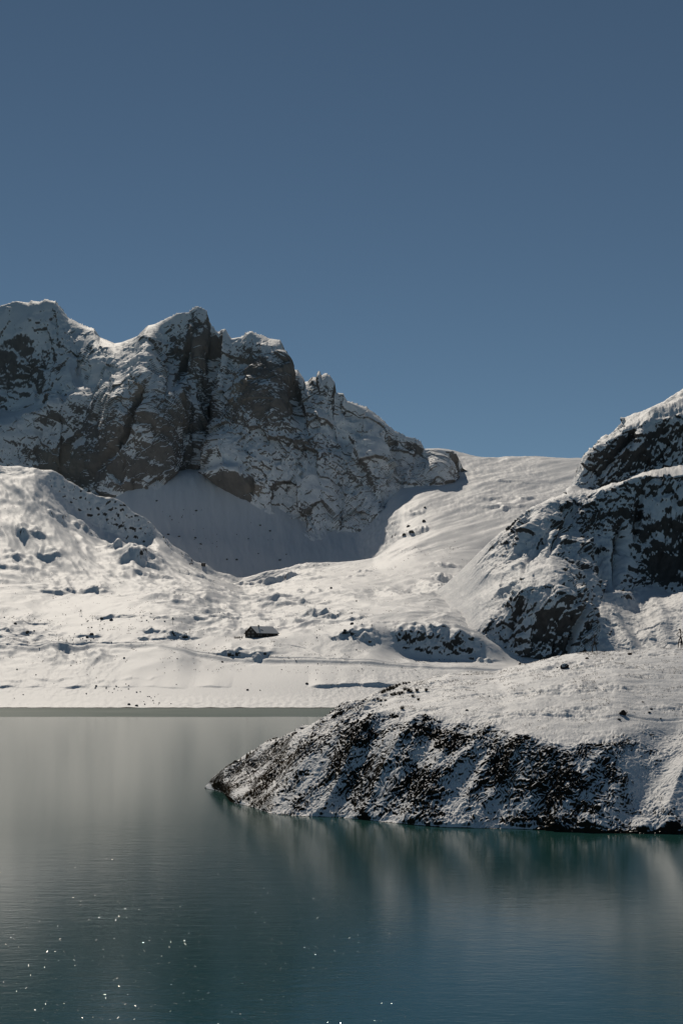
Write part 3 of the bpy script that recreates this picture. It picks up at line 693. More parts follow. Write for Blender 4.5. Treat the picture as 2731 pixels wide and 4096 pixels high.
# ------------------------------------------------------------------ the lake
def water_mat():
    m, nt, bs = new_mat('lake_water')
    tc = N(nt, 'ShaderNodeTexCoord')
    P = tc.outputs['Object']
    bs.inputs['Base Color'].default_value = (0.002, 0.060, 0.059, 1)
    bs.inputs['IOR'].default_value = 1.33
    bs.inputs['Specular IOR Level'].default_value = 0.36
    mp = N(nt, 'ShaderNodeMapping'); mp.inputs['Scale'].default_value = (0.5, 1.0, 1.0); mp.inputs['Rotation'].default_value = (0, 0, 0.15)
    nt.links.new(P, mp.inputs['Vector'])
    a = noise(nt, mp.outputs['Vector'], 1.5, 3, 0.5)
    b_ = noise(nt, mp.outputs['Vector'], 0.4, 2, 0.5)
    h = math_node(nt, 'ADD', a, math_node(nt, 'MULTIPLY', b_, 1.4))

    def ramp_y(y0, y1, v0, v1):
        r = N(nt, 'ShaderNodeMapRange'); r.interpolation_type = 'SMOOTHSTEP'
        for k, v in (('From Min', y0), ('From Max', y1), ('To Min', v0), ('To Max', v1)):
            r.inputs[k].default_value = v
        nt.links.new(yy, r.inputs['Value'])
        return r.outputs[0]
    def ramp_x(x0, x1, v0, v1):
        r = N(nt, 'ShaderNodeMapRange'); r.interpolation_type = 'SMOOTHSTEP'
        for k, v in (('From Min', x0), ('From Max', x1), ('To Min', v0), ('To Max', v1)):
            r.inputs[k].default_value = v
        nt.links.new(sep.outputs['X'], r.inputs['Value'])
        return r.outputs[0]
    sep = N(nt, 'ShaderNodeSeparateXYZ'); nt.links.new(P, sep.inputs[0])
    # the edge of the ruffled belt under the far shore wanders a little
    yy = math_node(nt, 'ADD', sep.outputs['Y'], math_node(nt, 'MULTIPLY', math_node(nt, 'SUBTRACT', noise(nt, P, 0.02, 3), 0.5), 40.0))
    belt = ramp_y(985, 1012, 0.0, 1.0)
    patch = noise(nt, P, 0.013, 3, 0.5)
    near = ramp_y(180, 460, 0.014, 0.005)
    st = math_node(nt, 'MULTIPLY', near, math_node(nt, 'ADD', math_node(nt, 'MULTIPLY', patch, 1.6), 0.2))
    # tiny capillary facets, each tilted its own way: the few that face the sun sparkle
    vo = N(nt, 'ShaderNodeTexVoronoi'); vo.voronoi_dimensions = '2D'; vo.inputs['Scale'].default_value = 11.0
    nt.links.new(P, vo.inputs['Vector'])
    vs_ = N(nt, 'ShaderNodeSeparateColor'); nt.links.new(vo.outputs['Color'], vs_.inputs[0])
    breeze = math_node(nt, 'MULTIPLY', ramp_y(190, 285, 1.0, 0.0), ramp_x(-20, 18, 1.0, 0.0))
    pick = math_node(nt, 'MULTIPLY', math_node(nt, 'GREATER_THAN', vs_.outputs[2], 0.74), math_node(nt, 'LESS_THAN', vo.outputs['Distance'], 0.16))
    pick = math_node(nt, 'MULTIPLY', pick, math_node(nt, 'GREATER_THAN', breeze, 0.25))
    tl = N(nt, 'ShaderNodeCombineXYZ')
    for k in (0, 1):
        nt.links.new(math_node(nt, 'MULTIPLY', math_node(nt, 'MULTIPLY', math_node(nt, 'SUBTRACT', vs_.outputs[k], 0.5), 0.62), pick), tl.inputs[k])
    hh = math_node(nt, 'MULTIPLY', h, st)
    bp = N(nt, 'ShaderNodeBump'); bp.inputs['Distance'].default_value = 1.0; bp.inputs['Strength'].default_value = 1.0
    nt.links.new(hh, bp.inputs['Height'])
    va = N(nt, 'ShaderNodeVectorMath', operation='ADD'); nt.links.new(bp.outputs['Normal'], va.inputs[0]); nt.links.new(tl.outputs[0], va.inputs[1])
    vn = N(nt, 'ShaderNodeVectorMath', operation='NORMALIZE'); nt.links.new(va.outputs[0], vn.inputs[0])
    nt.links.new(vn.outputs[0], bs.inputs['Normal'])
    df = N(nt, 'ShaderNodeBsdfDiffuse'); df.inputs['Color'].default_value = (0.035, 0.085, 0.068, 1)
    mx = N(nt, 'ShaderNodeMixShader')
    nt.links.new(math_node(nt, 'ADD', math_node(nt, 'MULTIPLY', math_node(nt, 'MULTIPLY', belt, ramp_x(-150, 20, 0.30, 0.12)), math_node(nt, 'ADD', patch, 0.5)), ramp_y(210, 300, 0.0, 0.28)), mx.inputs[0]); nt.links.new(bs.outputs[0], mx.inputs[1]); nt.links.new(df.outputs[0], mx.inputs[2])
    nt.links.new(mx.outputs[0], nt.nodes['Material Output'].inputs['Surface'])
    calm = math_node(nt, 'ADD', math_node(nt, 'MULTIPLY', belt, 0.30), ramp_y(200, 700, 0.125, 0.125))
    crisp = math_node(nt, 'SUBTRACT', 1.0, math_node(nt, 'MULTIPLY', pick, 0.25))
    nt.links.new(math_node(nt, 'MULTIPLY', calm, crisp), bs.inputs['Roughness'])
    return m


me = bpy.data.meshes.new('lake')
me.from_pydata([(-1500, -300, 0), (1500, -300, 0), (1500, 1300, 0), (-1500, 1300, 0)], [], [(0, 1, 2, 3)])
me.materials.append(water_mat())
lake = bpy.data.objects.new('lake', me)
COL.objects.link(lake)
lake['kind'] = 'structure'
lake['label'] = 'calm dark teal mountain lake filling the foreground'

# ------------------------------------------------------------------ helpers for things and their parts
def plain(name, col, rough=0.8, var=0.25, scale=3.0):
    m, nt, bs = new_mat(name)
    tc = N(nt, 'ShaderNodeTexCoord')
    c = mix_rgb(nt, noise(nt, tc.outputs['Object'], scale, 4, 0.6), tuple(v * (1 - var) for v in col), tuple(min(v * (1 + var), 1) for v in col))
    nt.links.new(c, bs.inputs['Base Color'])
    bs.inputs['Roughness'].default_value = rough
    return m


def stone_mat(name, a, b, snow_from=0.75):
    """rock whose upward faces carry snow"""
    m, nt, bs = new_mat(name)
    tc = N(nt, 'ShaderNodeTexCoord'); ge = N(nt, 'ShaderNodeNewGeometry')
    sep = N(nt, 'ShaderNodeSeparateXYZ'); nt.links.new(ge.outputs['Normal'], sep.inputs[0])
    n1 = noise(nt, tc.outputs['Object'], 2.5, 5, 0.65)
    rk = mix_rgb(nt, n1, a, b)
    f = math_node(nt, 'ADD', sep.outputs['Z'], math_node(nt, 'MULTIPLY', math_node(nt, 'SUBTRACT', n1, 0.5), 0.7))
    f = math_node(nt, 'MULTIPLY', math_node(nt, 'SUBTRACT', f, snow_from), 6.0, clamp=True)
    nt.links.new(mix_rgb(nt, f, rk, (0.88, 0.87, 0.86)), bs.inputs['Base Color'])
    bs.inputs['Roughness'].default_value = 0.85
    bp = N(nt, 'ShaderNodeBump'); bp.inputs['Strength'].default_value = 0.5; bp.inputs['Distance'].default_value = 0.1
    nt.links.new(n1, bp.inputs['Height']); nt.links.new(bp.outputs['Normal'], bs.inputs['Normal'])
    return m


M_STONE = stone_mat('dark_stone', (0.035, 0.033, 0.031), (0.11, 0.10, 0.09), 0.70)
M_BROWN = stone_mat('brown_stone', (0.020, 0.012, 0.009), (0.065, 0.04, 0.028), 0.95)
M_WET = plain('wet_rock', (0.012, 0.011, 0.010), 0.45)
M_SNOW = plain('snow_cover', (0.88, 0.87, 0.86), 0.7, 0.03)
M_WOOD = plain('weathered_dark_boards', (0.045, 0.034, 0.026), 0.85, 0.35, 1.2)
M_PLINTH = plain('grey_masonry', (0.11, 0.10, 0.09), 0.9, 0.3, 2.0)
M_ROOF = plain('thinly_snowed_roof', (0.80, 0.795, 0.79), 0.75, 0.10, 0.6)
M_TRIM = plain('pale_window_wood', (0.42, 0.40, 0.36), 0.7, 0.1)
M_GLASS = plain('dark_window_glass', (0.02, 0.022, 0.026), 0.12, 0.1)
M_BRANCH = plain('dark_branch_wood', (0.030, 0.021, 0.016), 0.9, 0.4, 5.0)
M_POST = plain('grey_post_wood', (0.07, 0.06, 0.05), 0.9, 0.3, 3.0)
M_COAT = plain('black_jacket', (0.012, 0.012, 0.016), 0.85, 0.2)
M_TROUS = plain('black_trousers', (0.010, 0.010, 0.011), 0.85, 0.2)
M_SKIN = plain('skin', (0.42, 0.25, 0.18), 0.6, 0.05)
M_HAIR = plain('brown_hair', (0.045, 0.022, 0.012), 0.8, 0.3, 20)
M_PACK = plain('dark_backpack_cloth', (0.018, 0.018, 0.024), 0.85, 0.2)
M_SHRUB = plain('snow_dusted_shrub_twigs', (0.060, 0.048, 0.034), 0.95, 0.5, 6.0)
M_GRASS = plain('dry_grass', (0.09, 0.06, 0.03), 0.95, 0.4, 3.0)


def thing(name, label, cat, loc=(0, 0, 0), rz=0.0, group=None):
    o = bpy.data.objects.new(name, None); COL.objects.link(o)
    o.empty_display_size = 0.3
    o.location = loc; o.rotation_euler = (0, 0, rz)
    return tag(o, label, cat, group)


def tag(o, label, cat, group=None):
    o['label'] = label; o['category'] = cat
    if group:
        o['group'] = group
    return o


def link_bm(name, bm, mats, parent=None, smooth=False):
    bmesh.ops.recalc_face_normals(bm, faces=bm.faces)
    me = bpy.data.meshes.new(name); bm.to_mesh(me); bm.free()
    for m in (mats if isinstance(mats, (list, tuple)) else [mats]):
        me.materials.append(m)
    if smooth:
        me.polygons.foreach_set('use_smooth', np.ones(len(me.polygons), bool))
    return link_me(name, me, parent)


def link_me(name, me, parent=None):
    o = bpy.data.objects.new(name, me); COL.objects.link(o)
    if parent is not None:
        o.parent = parent
    return o


def add_box(bm, lo, hi, mat=None):
    lo, hi = Vector(lo), Vector(hi)
    M_ = Matrix.Translation((lo + hi) / 2) @ Matrix.Diagonal((*(hi - lo), 1))
    if mat is not None:
        M_ = mat @ M_
    return bmesh.ops.create_cube(bm, size=1, matrix=M_)['verts']


def add_tube(bm, pts, radii, seg=6):
    pts = [Vector(p) for p in pts]
    rings = []
    for i, p in enumerate(pts):
        t = (pts[min(i + 1, len(pts) - 1)] - pts[max(i - 1, 0)]).normalized()
        u = t.cross(Vector((0.31, 0.9, 0.17))).normalized(); w = t.cross(u)
        rings.append([bm.verts.new(p + radii[i] * (math.cos(2 * math.pi * k / seg) * u + math.sin(2 * math.pi * k / seg) * w)) for k in range(seg)])
    for a, b in zip(rings[:-1], rings[1:]):
        for k in range(seg):
            bm.faces.new((a[k], a[(k + 1) % seg], b[(k + 1) % seg], b[k]))
    bm.faces.new(rings[0][::-1]); bm.faces.new(rings[-1])


def rock_mesh(name, seed, sub, mat, sx=1.0, sy=0.8, sz=0.7):
    rnd = random.Random(seed)
    bm = bmesh.new()
    bmesh.ops.create_icosphere(bm, subdivisions=sub, radius=1.0)
    planes = []
    for _ in range(9):      # cut by random planes: broken faces
        v = Vector((rnd.gauss(0, 1), rnd.gauss(0, 1), rnd.gauss(0, 0.8))).normalized()
        planes.append((v, rnd.uniform(0.55, 0.9)))
    for v in bm.verts:
        for nrm, dd_ in planes:
            k = v.co.dot(nrm)
            if k > dd_:
                v.co -= nrm * (k - dd_)
        v.co *= 1 + rnd.uniform(-0.05, 0.05)
        v.co.x *= sx; v.co.y *= sy; v.co.z *= sz
    bmesh.ops.recalc_face_normals(bm, faces=bm.faces)
    me = bpy.data.meshes.new(name); bm.to_mesh(me); bm.free()
    me.materials.append(mat)
    return me


RND = random.Random(11)
# ------------------------------------------------------------------ the mountain hut
C = V.locate(1028, 2556)
U = Vector((0.763, 0.647, 0)).normalized(); W = Vector((-0.647, 0.763, 0)).normalized()
C = Vector(((1028 - CXP) / FPX * 1430, 1430, z_of(2553, 1430)))
hut = thing('alpine_hut', 'dark wooden hut with pale gabled roof and small chimney on the snowy pasture', 'hut', C, math.atan2(U.y, U.x))
LEN, WID, EAVE, RIDGE = 20.5, 15.0, 3.9, 8.9      # local x along the ridge, local y across the gable


def prism(bm, x0, x1, prof):
    a = [bm.verts.new((x0, y, z)) for y, z in prof]; b = [bm.verts.new((x1, y, z)) for y, z in prof]
    n_ = len(prof)
    for i in range(n_):
        bm.faces.new((a[i], a[(i + 1) % n_], b[(i + 1) % n_], b[i]))
    bm.faces.new(a[::-1]); bm.faces.new(b)


bm = bmesh.new()
prism(bm, 0, LEN, [(0, 0.6), (WID, 0.6), (WID, EAVE), (WID / 2, RIDGE - 0.12), (0, EAVE)])
wall = link_bm('wall', bm, M_WOOD, hut)
bm = bmesh.new(); prism(bm, -0.06, LEN + 0.06, [(-0.06, -3.5), (WID + 0.06, -3.5), (WID + 0.06, 0.62), (-0.06, 0.62)])
link_bm('plinth', bm, M_PLINTH, hut)
k = (RIDGE - EAVE) / (WID / 2); ov = 0.75
bm = bmesh.new()
prism(bm, -0.7, LEN + 0.7, [(-ov, EAVE - ov * k), (WID / 2, RIDGE), (WID + ov, EAVE - ov * k), (WID + ov, EAVE - ov * k + 0.28), (WID / 2, RIDGE + 0.30), (-ov, EAVE - ov * k + 0.28)])
roof = link_bm('roof', bm, M_WOOD, hut)
bm = bmesh.new()
prism(bm, -0.62, LEN + 0.62, [(-ov + 0.08, EAVE - ov * k + 0.37), (WID / 2, RIDGE + 0.33), (WID + ov - 0.08, EAVE - ov * k + 0.37), (WID + ov - 0.08, EAVE - ov * k + 0.50), (WID / 2, RIDGE + 0.46), (-ov + 0.08, EAVE - ov * k + 0.50)])
link_bm('snow_cover', bm, M_ROOF, roof)
bm = bmesh.new()
add_box(bm, (6.2, WID / 2 - 1.2, RIDGE - 1.2), (6.95, WID / 2 - 0.45, RIDGE + 1.25)); add_box(bm, (6.05, WID / 2 - 1.35, RIDGE + 1.27), (7.1, WID / 2 - 0.3, RIDGE + 1.45))
link_bm('chimney', bm, M_PLINTH, roof)
ang = math.atan(k)
RM = Matrix.Translation((6.6, 3.0, EAVE + 3.0 * k + 0.48)) @ Matrix.Rotation(ang, 4, 'X')
bm = bmesh.new(); add_box(bm, (-0.7, -0.45, -0.05), (0.7, 0.45, 0.12), RM); link_bm('skylight', bm, M_GLASS, roof)
RM = Matrix.Translation((7.3, 2.1, EAVE + 2.1 * k + 0.48)) @ Matrix.Rotation(ang, 4, 'X')
bm = bmesh.new(); add_box(bm, (-0.3, -0.25, -0.05), (0.3, 0.25, 0.10), RM); link_bm('vent', bm, M_GLASS, roof)


def window(face, along, h, w=0.95, hh=1.15):
    """face 'g' on the gable (x = 0), 's' on the long side towards the lake (y = 0)"""
    def P(u0, u1, z0, z1, d0, d1):
        return ((d0, u0, z0), (d1, u1, z1)) if face == 'g' else ((u0, d0, z0), (u1, d1, z1))
    bm = bmesh.new(); t = 0.13
    for u0, u1, z0, z1 in ((-w / 2, w / 2, -hh / 2, -hh / 2 + t), (-w / 2, w / 2, hh / 2 - t, hh / 2), (-w / 2, -w / 2 + t, -hh / 2 + t, hh / 2 - t), (w / 2 - t, w / 2, -hh / 2 + t, hh / 2 - t)):
        add_box(bm, *P(along + u0, along + u1, h + z0, h + z1, -0.10, 0.02))
    f = link_bm('window', bm, M_TRIM, hut)
    bm = bmesh.new(); add_box(bm, *P(along - w / 2 + t, along + w / 2 - t, h - hh / 2 + t, h + hh / 2 - t, -0.04, 0.01)); link_bm('pane', bm, M_GLASS, f)
    for sgn in (-1, 1):
        bm = bmesh.new(); a_ = along + sgn * (w / 2 + 0.30)
        add_box(bm, *P(a_ - 0.26, a_ + 0.26, h - hh / 2, h + hh / 2, -0.09, -0.02)); link_bm('shutter', bm, M_TRIM if face == 'g' else M_WOOD, f)


for wv, h in ((7.5, 6.7), (10.2, 4.4), (5.2, 4.4), (10.2, 1.9), (5.2, 1.9)):
    window('g', wv, h)
for lv in (1.6, 3.9, 9.8, 16.6):
    window('s', lv, 2.45, 0.9, 0.9)
bm = bmesh.new(); add_box(bm, (-0.12, 7.0, -0.1), (0.03, 8.3, 2.1)); door = link_bm('door', bm, M_WOOD, hut)
bm = bmesh.new(); add_box(bm, (-0.18, 8.0, 1.0), (-0.125, 8.12, 1.1)); link_bm('handle', bm, M_TRIM, door)
bm = bmesh.new(); add_box(bm, (-0.14, 12.3, 0.0), (0.0, 14.0, 1.35)); nb = link_bm('notice_board', bm, M_TRIM, hut)

# ------------------------------------------------------------------ people
def person_mesh(name, pose):
    """one continuous skinned body; joints in metres, facing -y"""
    J = dict(pelvis=(0, 0, 0.93), waist=(0, -0.01, 1.08), chest=(0, 0.0, 1.30), neck=(0, 0.0, 1.47), chin=(0, -0.02, 1.56), head=(0, -0.02, 1.65), crown=(0, 0.0, 1.74),
             hl=(0.10, 0, 0.90), kl=(0.12, -0.03, 0.49), al=(0.13, 0.03, 0.09), tl=(0.15, -0.14, 0.04), hr=(-0.10, 0, 0.90), kr=(-0.11, -0.02, 0.49), ar=(-0.12, 0.03, 0.09), tr=(-0.14, -0.14, 0.04),
             sl=(0.19, 0, 1.41), el=(0.27, 0.04, 1.13), wl=(0.24, -0.12, 0.92), sr=(-0.19, 0, 1.41), er=(-0.27, 0.04, 1.13), wr=(-0.24, -0.12, 0.92), nose=(0, -0.105, 1.63))
    J.update(pose)
    R_ = dict(pelvis=0.155, waist=0.135, chest=0.165, neck=0.06, chin=0.075, head=0.098, crown=0.06, hl=0.10, kl=0.062, al=0.048, tl=0.04, hr=0.10, kr=0.062, ar=0.048, tr=0.04,
              sl=0.075, el=0.05, wl=0.034, sr=0.075, er=0.05, wr=0.034, nose=0.018)
    E = [('pelvis', 'waist'), ('waist', 'chest'), ('chest', 'neck'), ('neck', 'chin'), ('chin', 'head'), ('head', 'crown'), ('head', 'nose'), ('pelvis', 'hl'), ('hl', 'kl'), ('kl', 'al'), ('al', 'tl'),
         ('pelvis', 'hr'), ('hr', 'kr'), ('kr', 'ar'), ('ar', 'tr'), ('chest', 'sl'), ('sl', 'el'), ('el', 'wl'), ('chest', 'sr'), ('sr', 'er'), ('er', 'wr')]
    for sd in ('l', 'r'):
        w = Vector(J['w' + sd]); e = Vector(J['e' + sd]); d_ = (w - e).normalized(); s_ = d_.cross(Vector((0, 0, 1)))
        s_ = s_.normalized() if s_.length > 0.05 else Vector((1, 0, 0))
        p = w + d_ * 0.07; J['p' + sd] = tuple(p); R_['p' + sd] = 0.036; E.append(('w' + sd, 'p' + sd))
        for i, (off, ln) in enumerate(((-0.03, 0.07), (-0.01, 0.085), (0.012, 0.08), (0.032, 0.06))):
            a = p + s_ * off + d_ * ln * 0.6; b = a + d_ * ln * 0.4 - Vector((0, 0, 0.025))
            J['f%d%s' % (i, sd)] = tuple(a); J['g%d%s' % (i, sd)] = tuple(b); R_['f%d%s' % (i, sd)] = 0.010; R_['g%d%s' % (i, sd)] = 0.008
            E += [('p' + sd, 'f%d%s' % (i, sd)), ('f%d%s' % (i, sd), 'g%d%s' % (i, sd))]
        a = w + d_ * 0.05 - s_ * 0.06; J['t0' + sd] = tuple(a); R_['t0' + sd] = 0.011; E.append(('w' + sd, 't0' + sd))
    names = list(J)
    me = bpy.data.meshes.new(name)
    me.from_pydata([J[n_] for n_ in names], [(names.index(a), names.index(b)) for a, b in E], [])
    o = bpy.data.objects.new(name, me); COL.objects.link(o)
    md = o.modifiers.new('skin', 'SKIN')
    for i, n_ in enumerate(names):
        me.skin_vertices[0].data[i].radius = (R_[n_], R_[n_] * (0.8 if n_ in ('pelvis', 'waist', 'chest') else 1.0))
    me.skin_vertices[0].data[0].use_root = True
    md.use_smooth_shade = True
    sb = o.modifiers.new('sub', 'SUBSURF'); sb.levels = 1; sb.render_levels = 1
    dg = bpy.context.evaluated_depsgraph_get()
    out = bpy.data.meshes.new_from_object(o.evaluated_get(dg))
    bpy.data.objects.remove(o)
    out.name = name
    out.materials.clear()
    for m in (M_COAT, M_TROUS, M_SKIN, M_HAIR):
        out.materials.append(m)
    wl, wr = Vector(J['wl']), Vector(J['wr']); top = J['head'][2]; hy = J['head'][1]
    for p in out.polygons:
        c = p.center
        if min((c - wl).length, (c - wr).length) < 0.22 and c.z < J['neck'][2] - 0.12 and (min((c - Vector(J['pl'])).length, (c - Vector(J['pr'])).length) < 0.14):
            k_i = 2
        elif c.z > top + 0.03 or (c.z > top - 0.09 and c.y > hy + 0.02):
            k_i = 3
        elif c.z > J['neck'][2] + 0.04:
            k_i = 2
        elif c.z > J['pelvis'][2] - 0.06:
            k_i = 0
        else:
            k_i = 1
        p.material_index = k_i
    return out


ME_WALK = person_mesh('standing_person', dict(wl=(0.16, -0.28, 1.20), wr=(-0.16, -0.28, 1.20), el=(0.29, -0.02, 1.16), er=(-0.29, -0.02, 1.16)))
ME_IDLE = person_mesh('idle_person', {})
ME_SEAT = person_mesh('seated_person', dict(pelvis=(0, 0, 0.52), waist=(0, -0.01, 0.68), chest=(0, -0.03, 0.90), neck=(0, -0.04, 1.07), chin=(0, -0.06, 1.16), head=(0, -0.06, 1.25), crown=(0, -0.04, 1.34), nose=(0, -0.145, 1.23),
                                            hl=(0.10, -0.05, 0.50), kl=(0.12, -0.46, 0.50), al=(0.12, -0.44, 0.09), tl=(0.13, -0.60, 0.04), hr=(-0.10, -0.05, 0.50), kr=(-0.12, -0.46, 0.50), ar=(-0.12, -0.44, 0.09), tr=(-0.13, -0.60, 0.04),
                                            sl=(0.19, -0.03, 1.01), el=(0.26, -0.10, 0.76), wl=(0.16, -0.34, 0.78), sr=(-0.19, -0.03, 1.01), er=(-0.26, -0.10, 0.76), wr=(-0.16, -0.34, 0.78)))


def person(label, mesh, loc, rz, group=None, pack=False):
    o = link_me('person', mesh); o.location = loc; o.rotation_euler = (0, 0, rz)
    tag(o, label, 'person', group)
    if pack:
        bm = bmesh.new(); vs_ = add_box(bm, (-0.15, 0.12, 1.02), (0.15, 0.33, 1.48))
        bmesh.ops.bevel(bm, geom=bm.edges[:], offset=0.05, segments=2, affect='EDGES')
        link_bm('backpack', bm, M_PACK, o, True)
    return o


g = Pn.locate(2723.6, 2594)
gx0 = (2723.6 - CXP) / FPX * 384
person('person in black jacket and trousers with a backpack standing beside the tall stick sculpture', ME_WALK, (gx0, 384.0, Pn.height(gx0, 384.0) - 0.02), math.radians(-62), pack=True)
yy_ = 399.0; gx1 = (2079 - CXP) / FPX * yy_
person('person in dark clothes seen from the waist up behind the crest of the headland', ME_IDLE, (gx1, yy_, z_of(2648.5, yy_) - 1.72), math.radians(160))

# the guests on the hut terrace: two tables with benches, people sitting and standing
def table_set(loc, rz, label):
    t = thing('picnic_table', label, 'table', loc, rz, 'picnic tables by the hut')
    bm = bmesh.new(); add_box(bm, (-1.0, -0.38, 0.70), (1.0, 0.38, 0.75)); link_bm('tabletop', bm, M_POST, t)
    for sgn in (-1, 1):
        bm = bmesh.new(); add_box(bm, (-1.0, sgn * 0.72 - 0.14, 0.42), (1.0, sgn * 0.72 + 0.14, 0.46)); link_bm('seat', bm, M_POST, t)
        for y_, h_ in ((-0.72, 0.42), (0.72, 0.42), (0.0, 0.70)):
            bm = bmesh.new(); add_box(bm, (sgn * 0.75 - 0.04, y_ - 0.06, -0.1), (sgn * 0.75 + 0.04, y_ + 0.06, h_)); link_bm('leg', bm, M_POST, t)


def on_valley(px, Y):
    x = (px - CXP) / FPX * Y
    return Vector((x, Y, V.height(x, Y)))


for px_, Y_, lb in ((949, 1433.0, 'left of two dark picnic tables on the snow beside the hut gable'), (963, 1434.0, 'picnic table nearest the hut gable, crowded with dark figures')):
    table_set(on_valley(px_, Y_), 0.3, lb)
i_ = 0
for px_, Y_, me_, rz in ((936.5, 1432, ME_IDLE, 0.4), (940.5, 1432.5, ME_IDLE, 2.0), (945.0, 1431.9, ME_SEAT, 3.4), (949.5, 1434.2, ME_SEAT, 0.3), (953.0, 1431.9, ME_SEAT, 3.4), (957.0, 1434.8, ME_IDLE, -0.6), (960.5, 1432.8, ME_SEAT, 3.4), (964.5, 1435.2, ME_SEAT, 0.3), (968, 1432.6, ME_IDLE, 1.2), (971.0, 1434.0, ME_IDLE, -1.2), (938.5, 1433.4, ME_IDLE, 1.0), (943, 1433.8, ME_IDLE, -2.0), (947.5, 1432.6, ME_IDLE, 0.2), (951.5, 1433.0, ME_IDLE, 2.6), (955.5, 1433.2, ME_IDLE, -1.0), (959, 1434.2, ME_IDLE, 0.7), (966.5, 1433.6, ME_IDLE, -0.3)):
    person('tiny dark figure of a guest in the group at the tables left of the hut', me_, on_valley(px_, Y_), rz, 'guests at the tables left of the hut')

# ------------------------------------------------------------------ stick sculptures on the headland
def sculpture(px, py, Y, s, label, head_side):
    x = (px - CXP) / FPX * Y
    base = Vector((x, Y, Pn.height(x, Y)))
    t = thing('stick_figure_sculpture', label, 'sculpture', base, 0, 'stick figure sculptures on the headland')

    def limb(name, pts, r0, r1):
        bm = bmesh.new()
        P = []
        for a, b in zip(pts[:-1], pts[1:]):
            a, b = Vector(a) * s, Vector(b) * s
            for q in range(4):
                P.append(a.lerp(b, q / 4) + Vector((RND.uniform(-1, 1), RND.uniform(-1, 1), 0)) * 0.012 * s)
        P.append(Vector(pts[-1]) * s)
        n_ = len(P)
        add_tube(bm, P, [1.6 * (r0 + (r1 - r0) * i / (n_ - 1)) * (1 + RND.uniform(-0.12, 0.12)) for i in range(n_)], 6)
        return link_bm(name, bm, M_BRANCH, t, True)
    limb('leg', [(-0.155, 0.02, -0.08), (-0.125, 0.0, 0.28), (-0.02, 0.0, 0.60)], 0.055, 0.075)
    limb('leg', [(0.165, -0.05, -0.08), (0.10, 0.0, 0.28), (0.02, 0.0, 0.60)], 0.055, 0.075)
    limb('torso', [(0.0, 0.0, 0.57), (0.012, 0.0, 0.78), (0.0, 0.0, 0.96)], 0.085, 0.06)
    limb('arm', [(0.0, 0.0, 0.90), (-0.09, 0.0, 0.91), (-0.205, 0.02, 0.755), (-0.03, -0.01, 0.61)], 0.045, 0.035)
    limb('arm', [(0.0, 0.0, 0.90), (0.09, 0.0, 0.91), (0.215, 0.02, 0.745), (0.04, -0.01, 0.60)], 0.045, 0.035)
    limb('pelvis', [(0.01, 0.0, 0.60), (0.07, -0.03, 0.49)], 0.08, 0.05)
    bm = bmesh.new()
    bmesh.ops.create_icosphere(bm, subdivisions=2, radius=0.06 * s, matrix=Matrix.Translation((head_side * 0.035 * s, 0, 1.02 * s)) @ Matrix.Rotation(head_side * -0.6, 4, 'Y') @ Matrix.Diagonal((1.35, 0.9, 0.85, 1)))
    for v in bm.verts:
        v.co += Vector((RND.uniform(-1, 1), RND.uniform(-1, 1), RND.uniform(-1, 1))) * 0.012
    link_bm('head', bm, M_BRANCH, t, True)


sculpture(2377, 2610, 386, 3.25, 'smaller stick figure sculpture of bent branches on the crest, hands on hips, nobody beside it', 0.2)
sculpture(2721.5, 2594, 385.5, 3.7, 'taller stick figure sculpture of branches at the right edge with a person standing below it', -1)

# ------------------------------------------------------------------ small structures in the valley
def post(name, label, cat, px, py, h, r, mat, group=None):
    p = V.locate(px, py)
    bm = bmesh.new(); add_tube(bm, [(0, 0, -0.5), (0, 0, h)], [r, r * 0.8], 6)
    o = link_bm(name, bm, mat); o.location = p
    return tag(o, label, cat, group)


p = V.locate(690, 2498)
t = thing('wooden_cross', 'tall thin wooden cross standing alone in the snow left of the hut', 'cross', p, 0.1)
bm = bmesh.new(); add_box(bm, (-0.12, -0.12, -0.6), (0.12, 0.12, 5.1)); link_bm('upright', bm, M_POST, t)
bm = bmesh.new(); add_box(bm, (-1.3, -0.20, 3.75), (1.3, -0.122, 4.0)); link_bm('crossbar', bm, M_POST, t)

p = V.locate(322, 2461)
t = thing('tripod_mast', 'small dark box raised on three thin legs in the far snow at left', 'mast', p)
for dx_, dy_ in ((-1.5, 0.3), (0.25, -0.6), (1.4, 0.5)):
    bm = bmesh.new(); add_tube(bm, [(dx_, dy_, -0.5), (0, 0, 3.2)], [0.07, 0.07], 5); link_bm('leg', bm, M_POST, t)
bm = bmesh.new(); add_box(bm, (-0.40, -0.35, 3.0), (0.40, 0.35, 4.3)); link_bm('box', bm, M_STONE, t)
bm = bmesh.new(); add_box(bm, (-2.0, -0.15, 2.6), (-0.42, 0.15, 2.85)); link_bm('arm', bm, M_POST, t)

for px_, py_, lb, sd in ((344.5, 2487, 'trail signpost with dark upper half, left one of the pair below the tripod mast', -1), (369.5, 2483, 'trail signpost with a short arm, right one of the pair below the tripod mast', -1)):
    p = V.locate(px_, py_)
    t = thing('signpost', lb, 'signpost', p, 0, 'trail signposts in the valley')
    bm = bmesh.new(); add_tube(bm, [(0, 0, -0.5), (0, 0, 2.3)], [0.12, 0.10], 6); link_bm('pole', bm, M_POST, t)
    bm = bmesh.new(); add_box(bm, (-0.75, -0.16, 1.75), (0.22, -0.11, 2.2)); link_bm('sign_board', bm, M_STONE, t)
for px_, py_ in ((901.5, 2566), (907, 2563), (913, 2565), (916, 2561), (924.5, 2562)):
    post('fence_post', 'short dark fence post in the snow just left of the guests by the hut', 'post', px_, py_, 1.1, 0.09, M_POST, 'fence posts left of the hut')

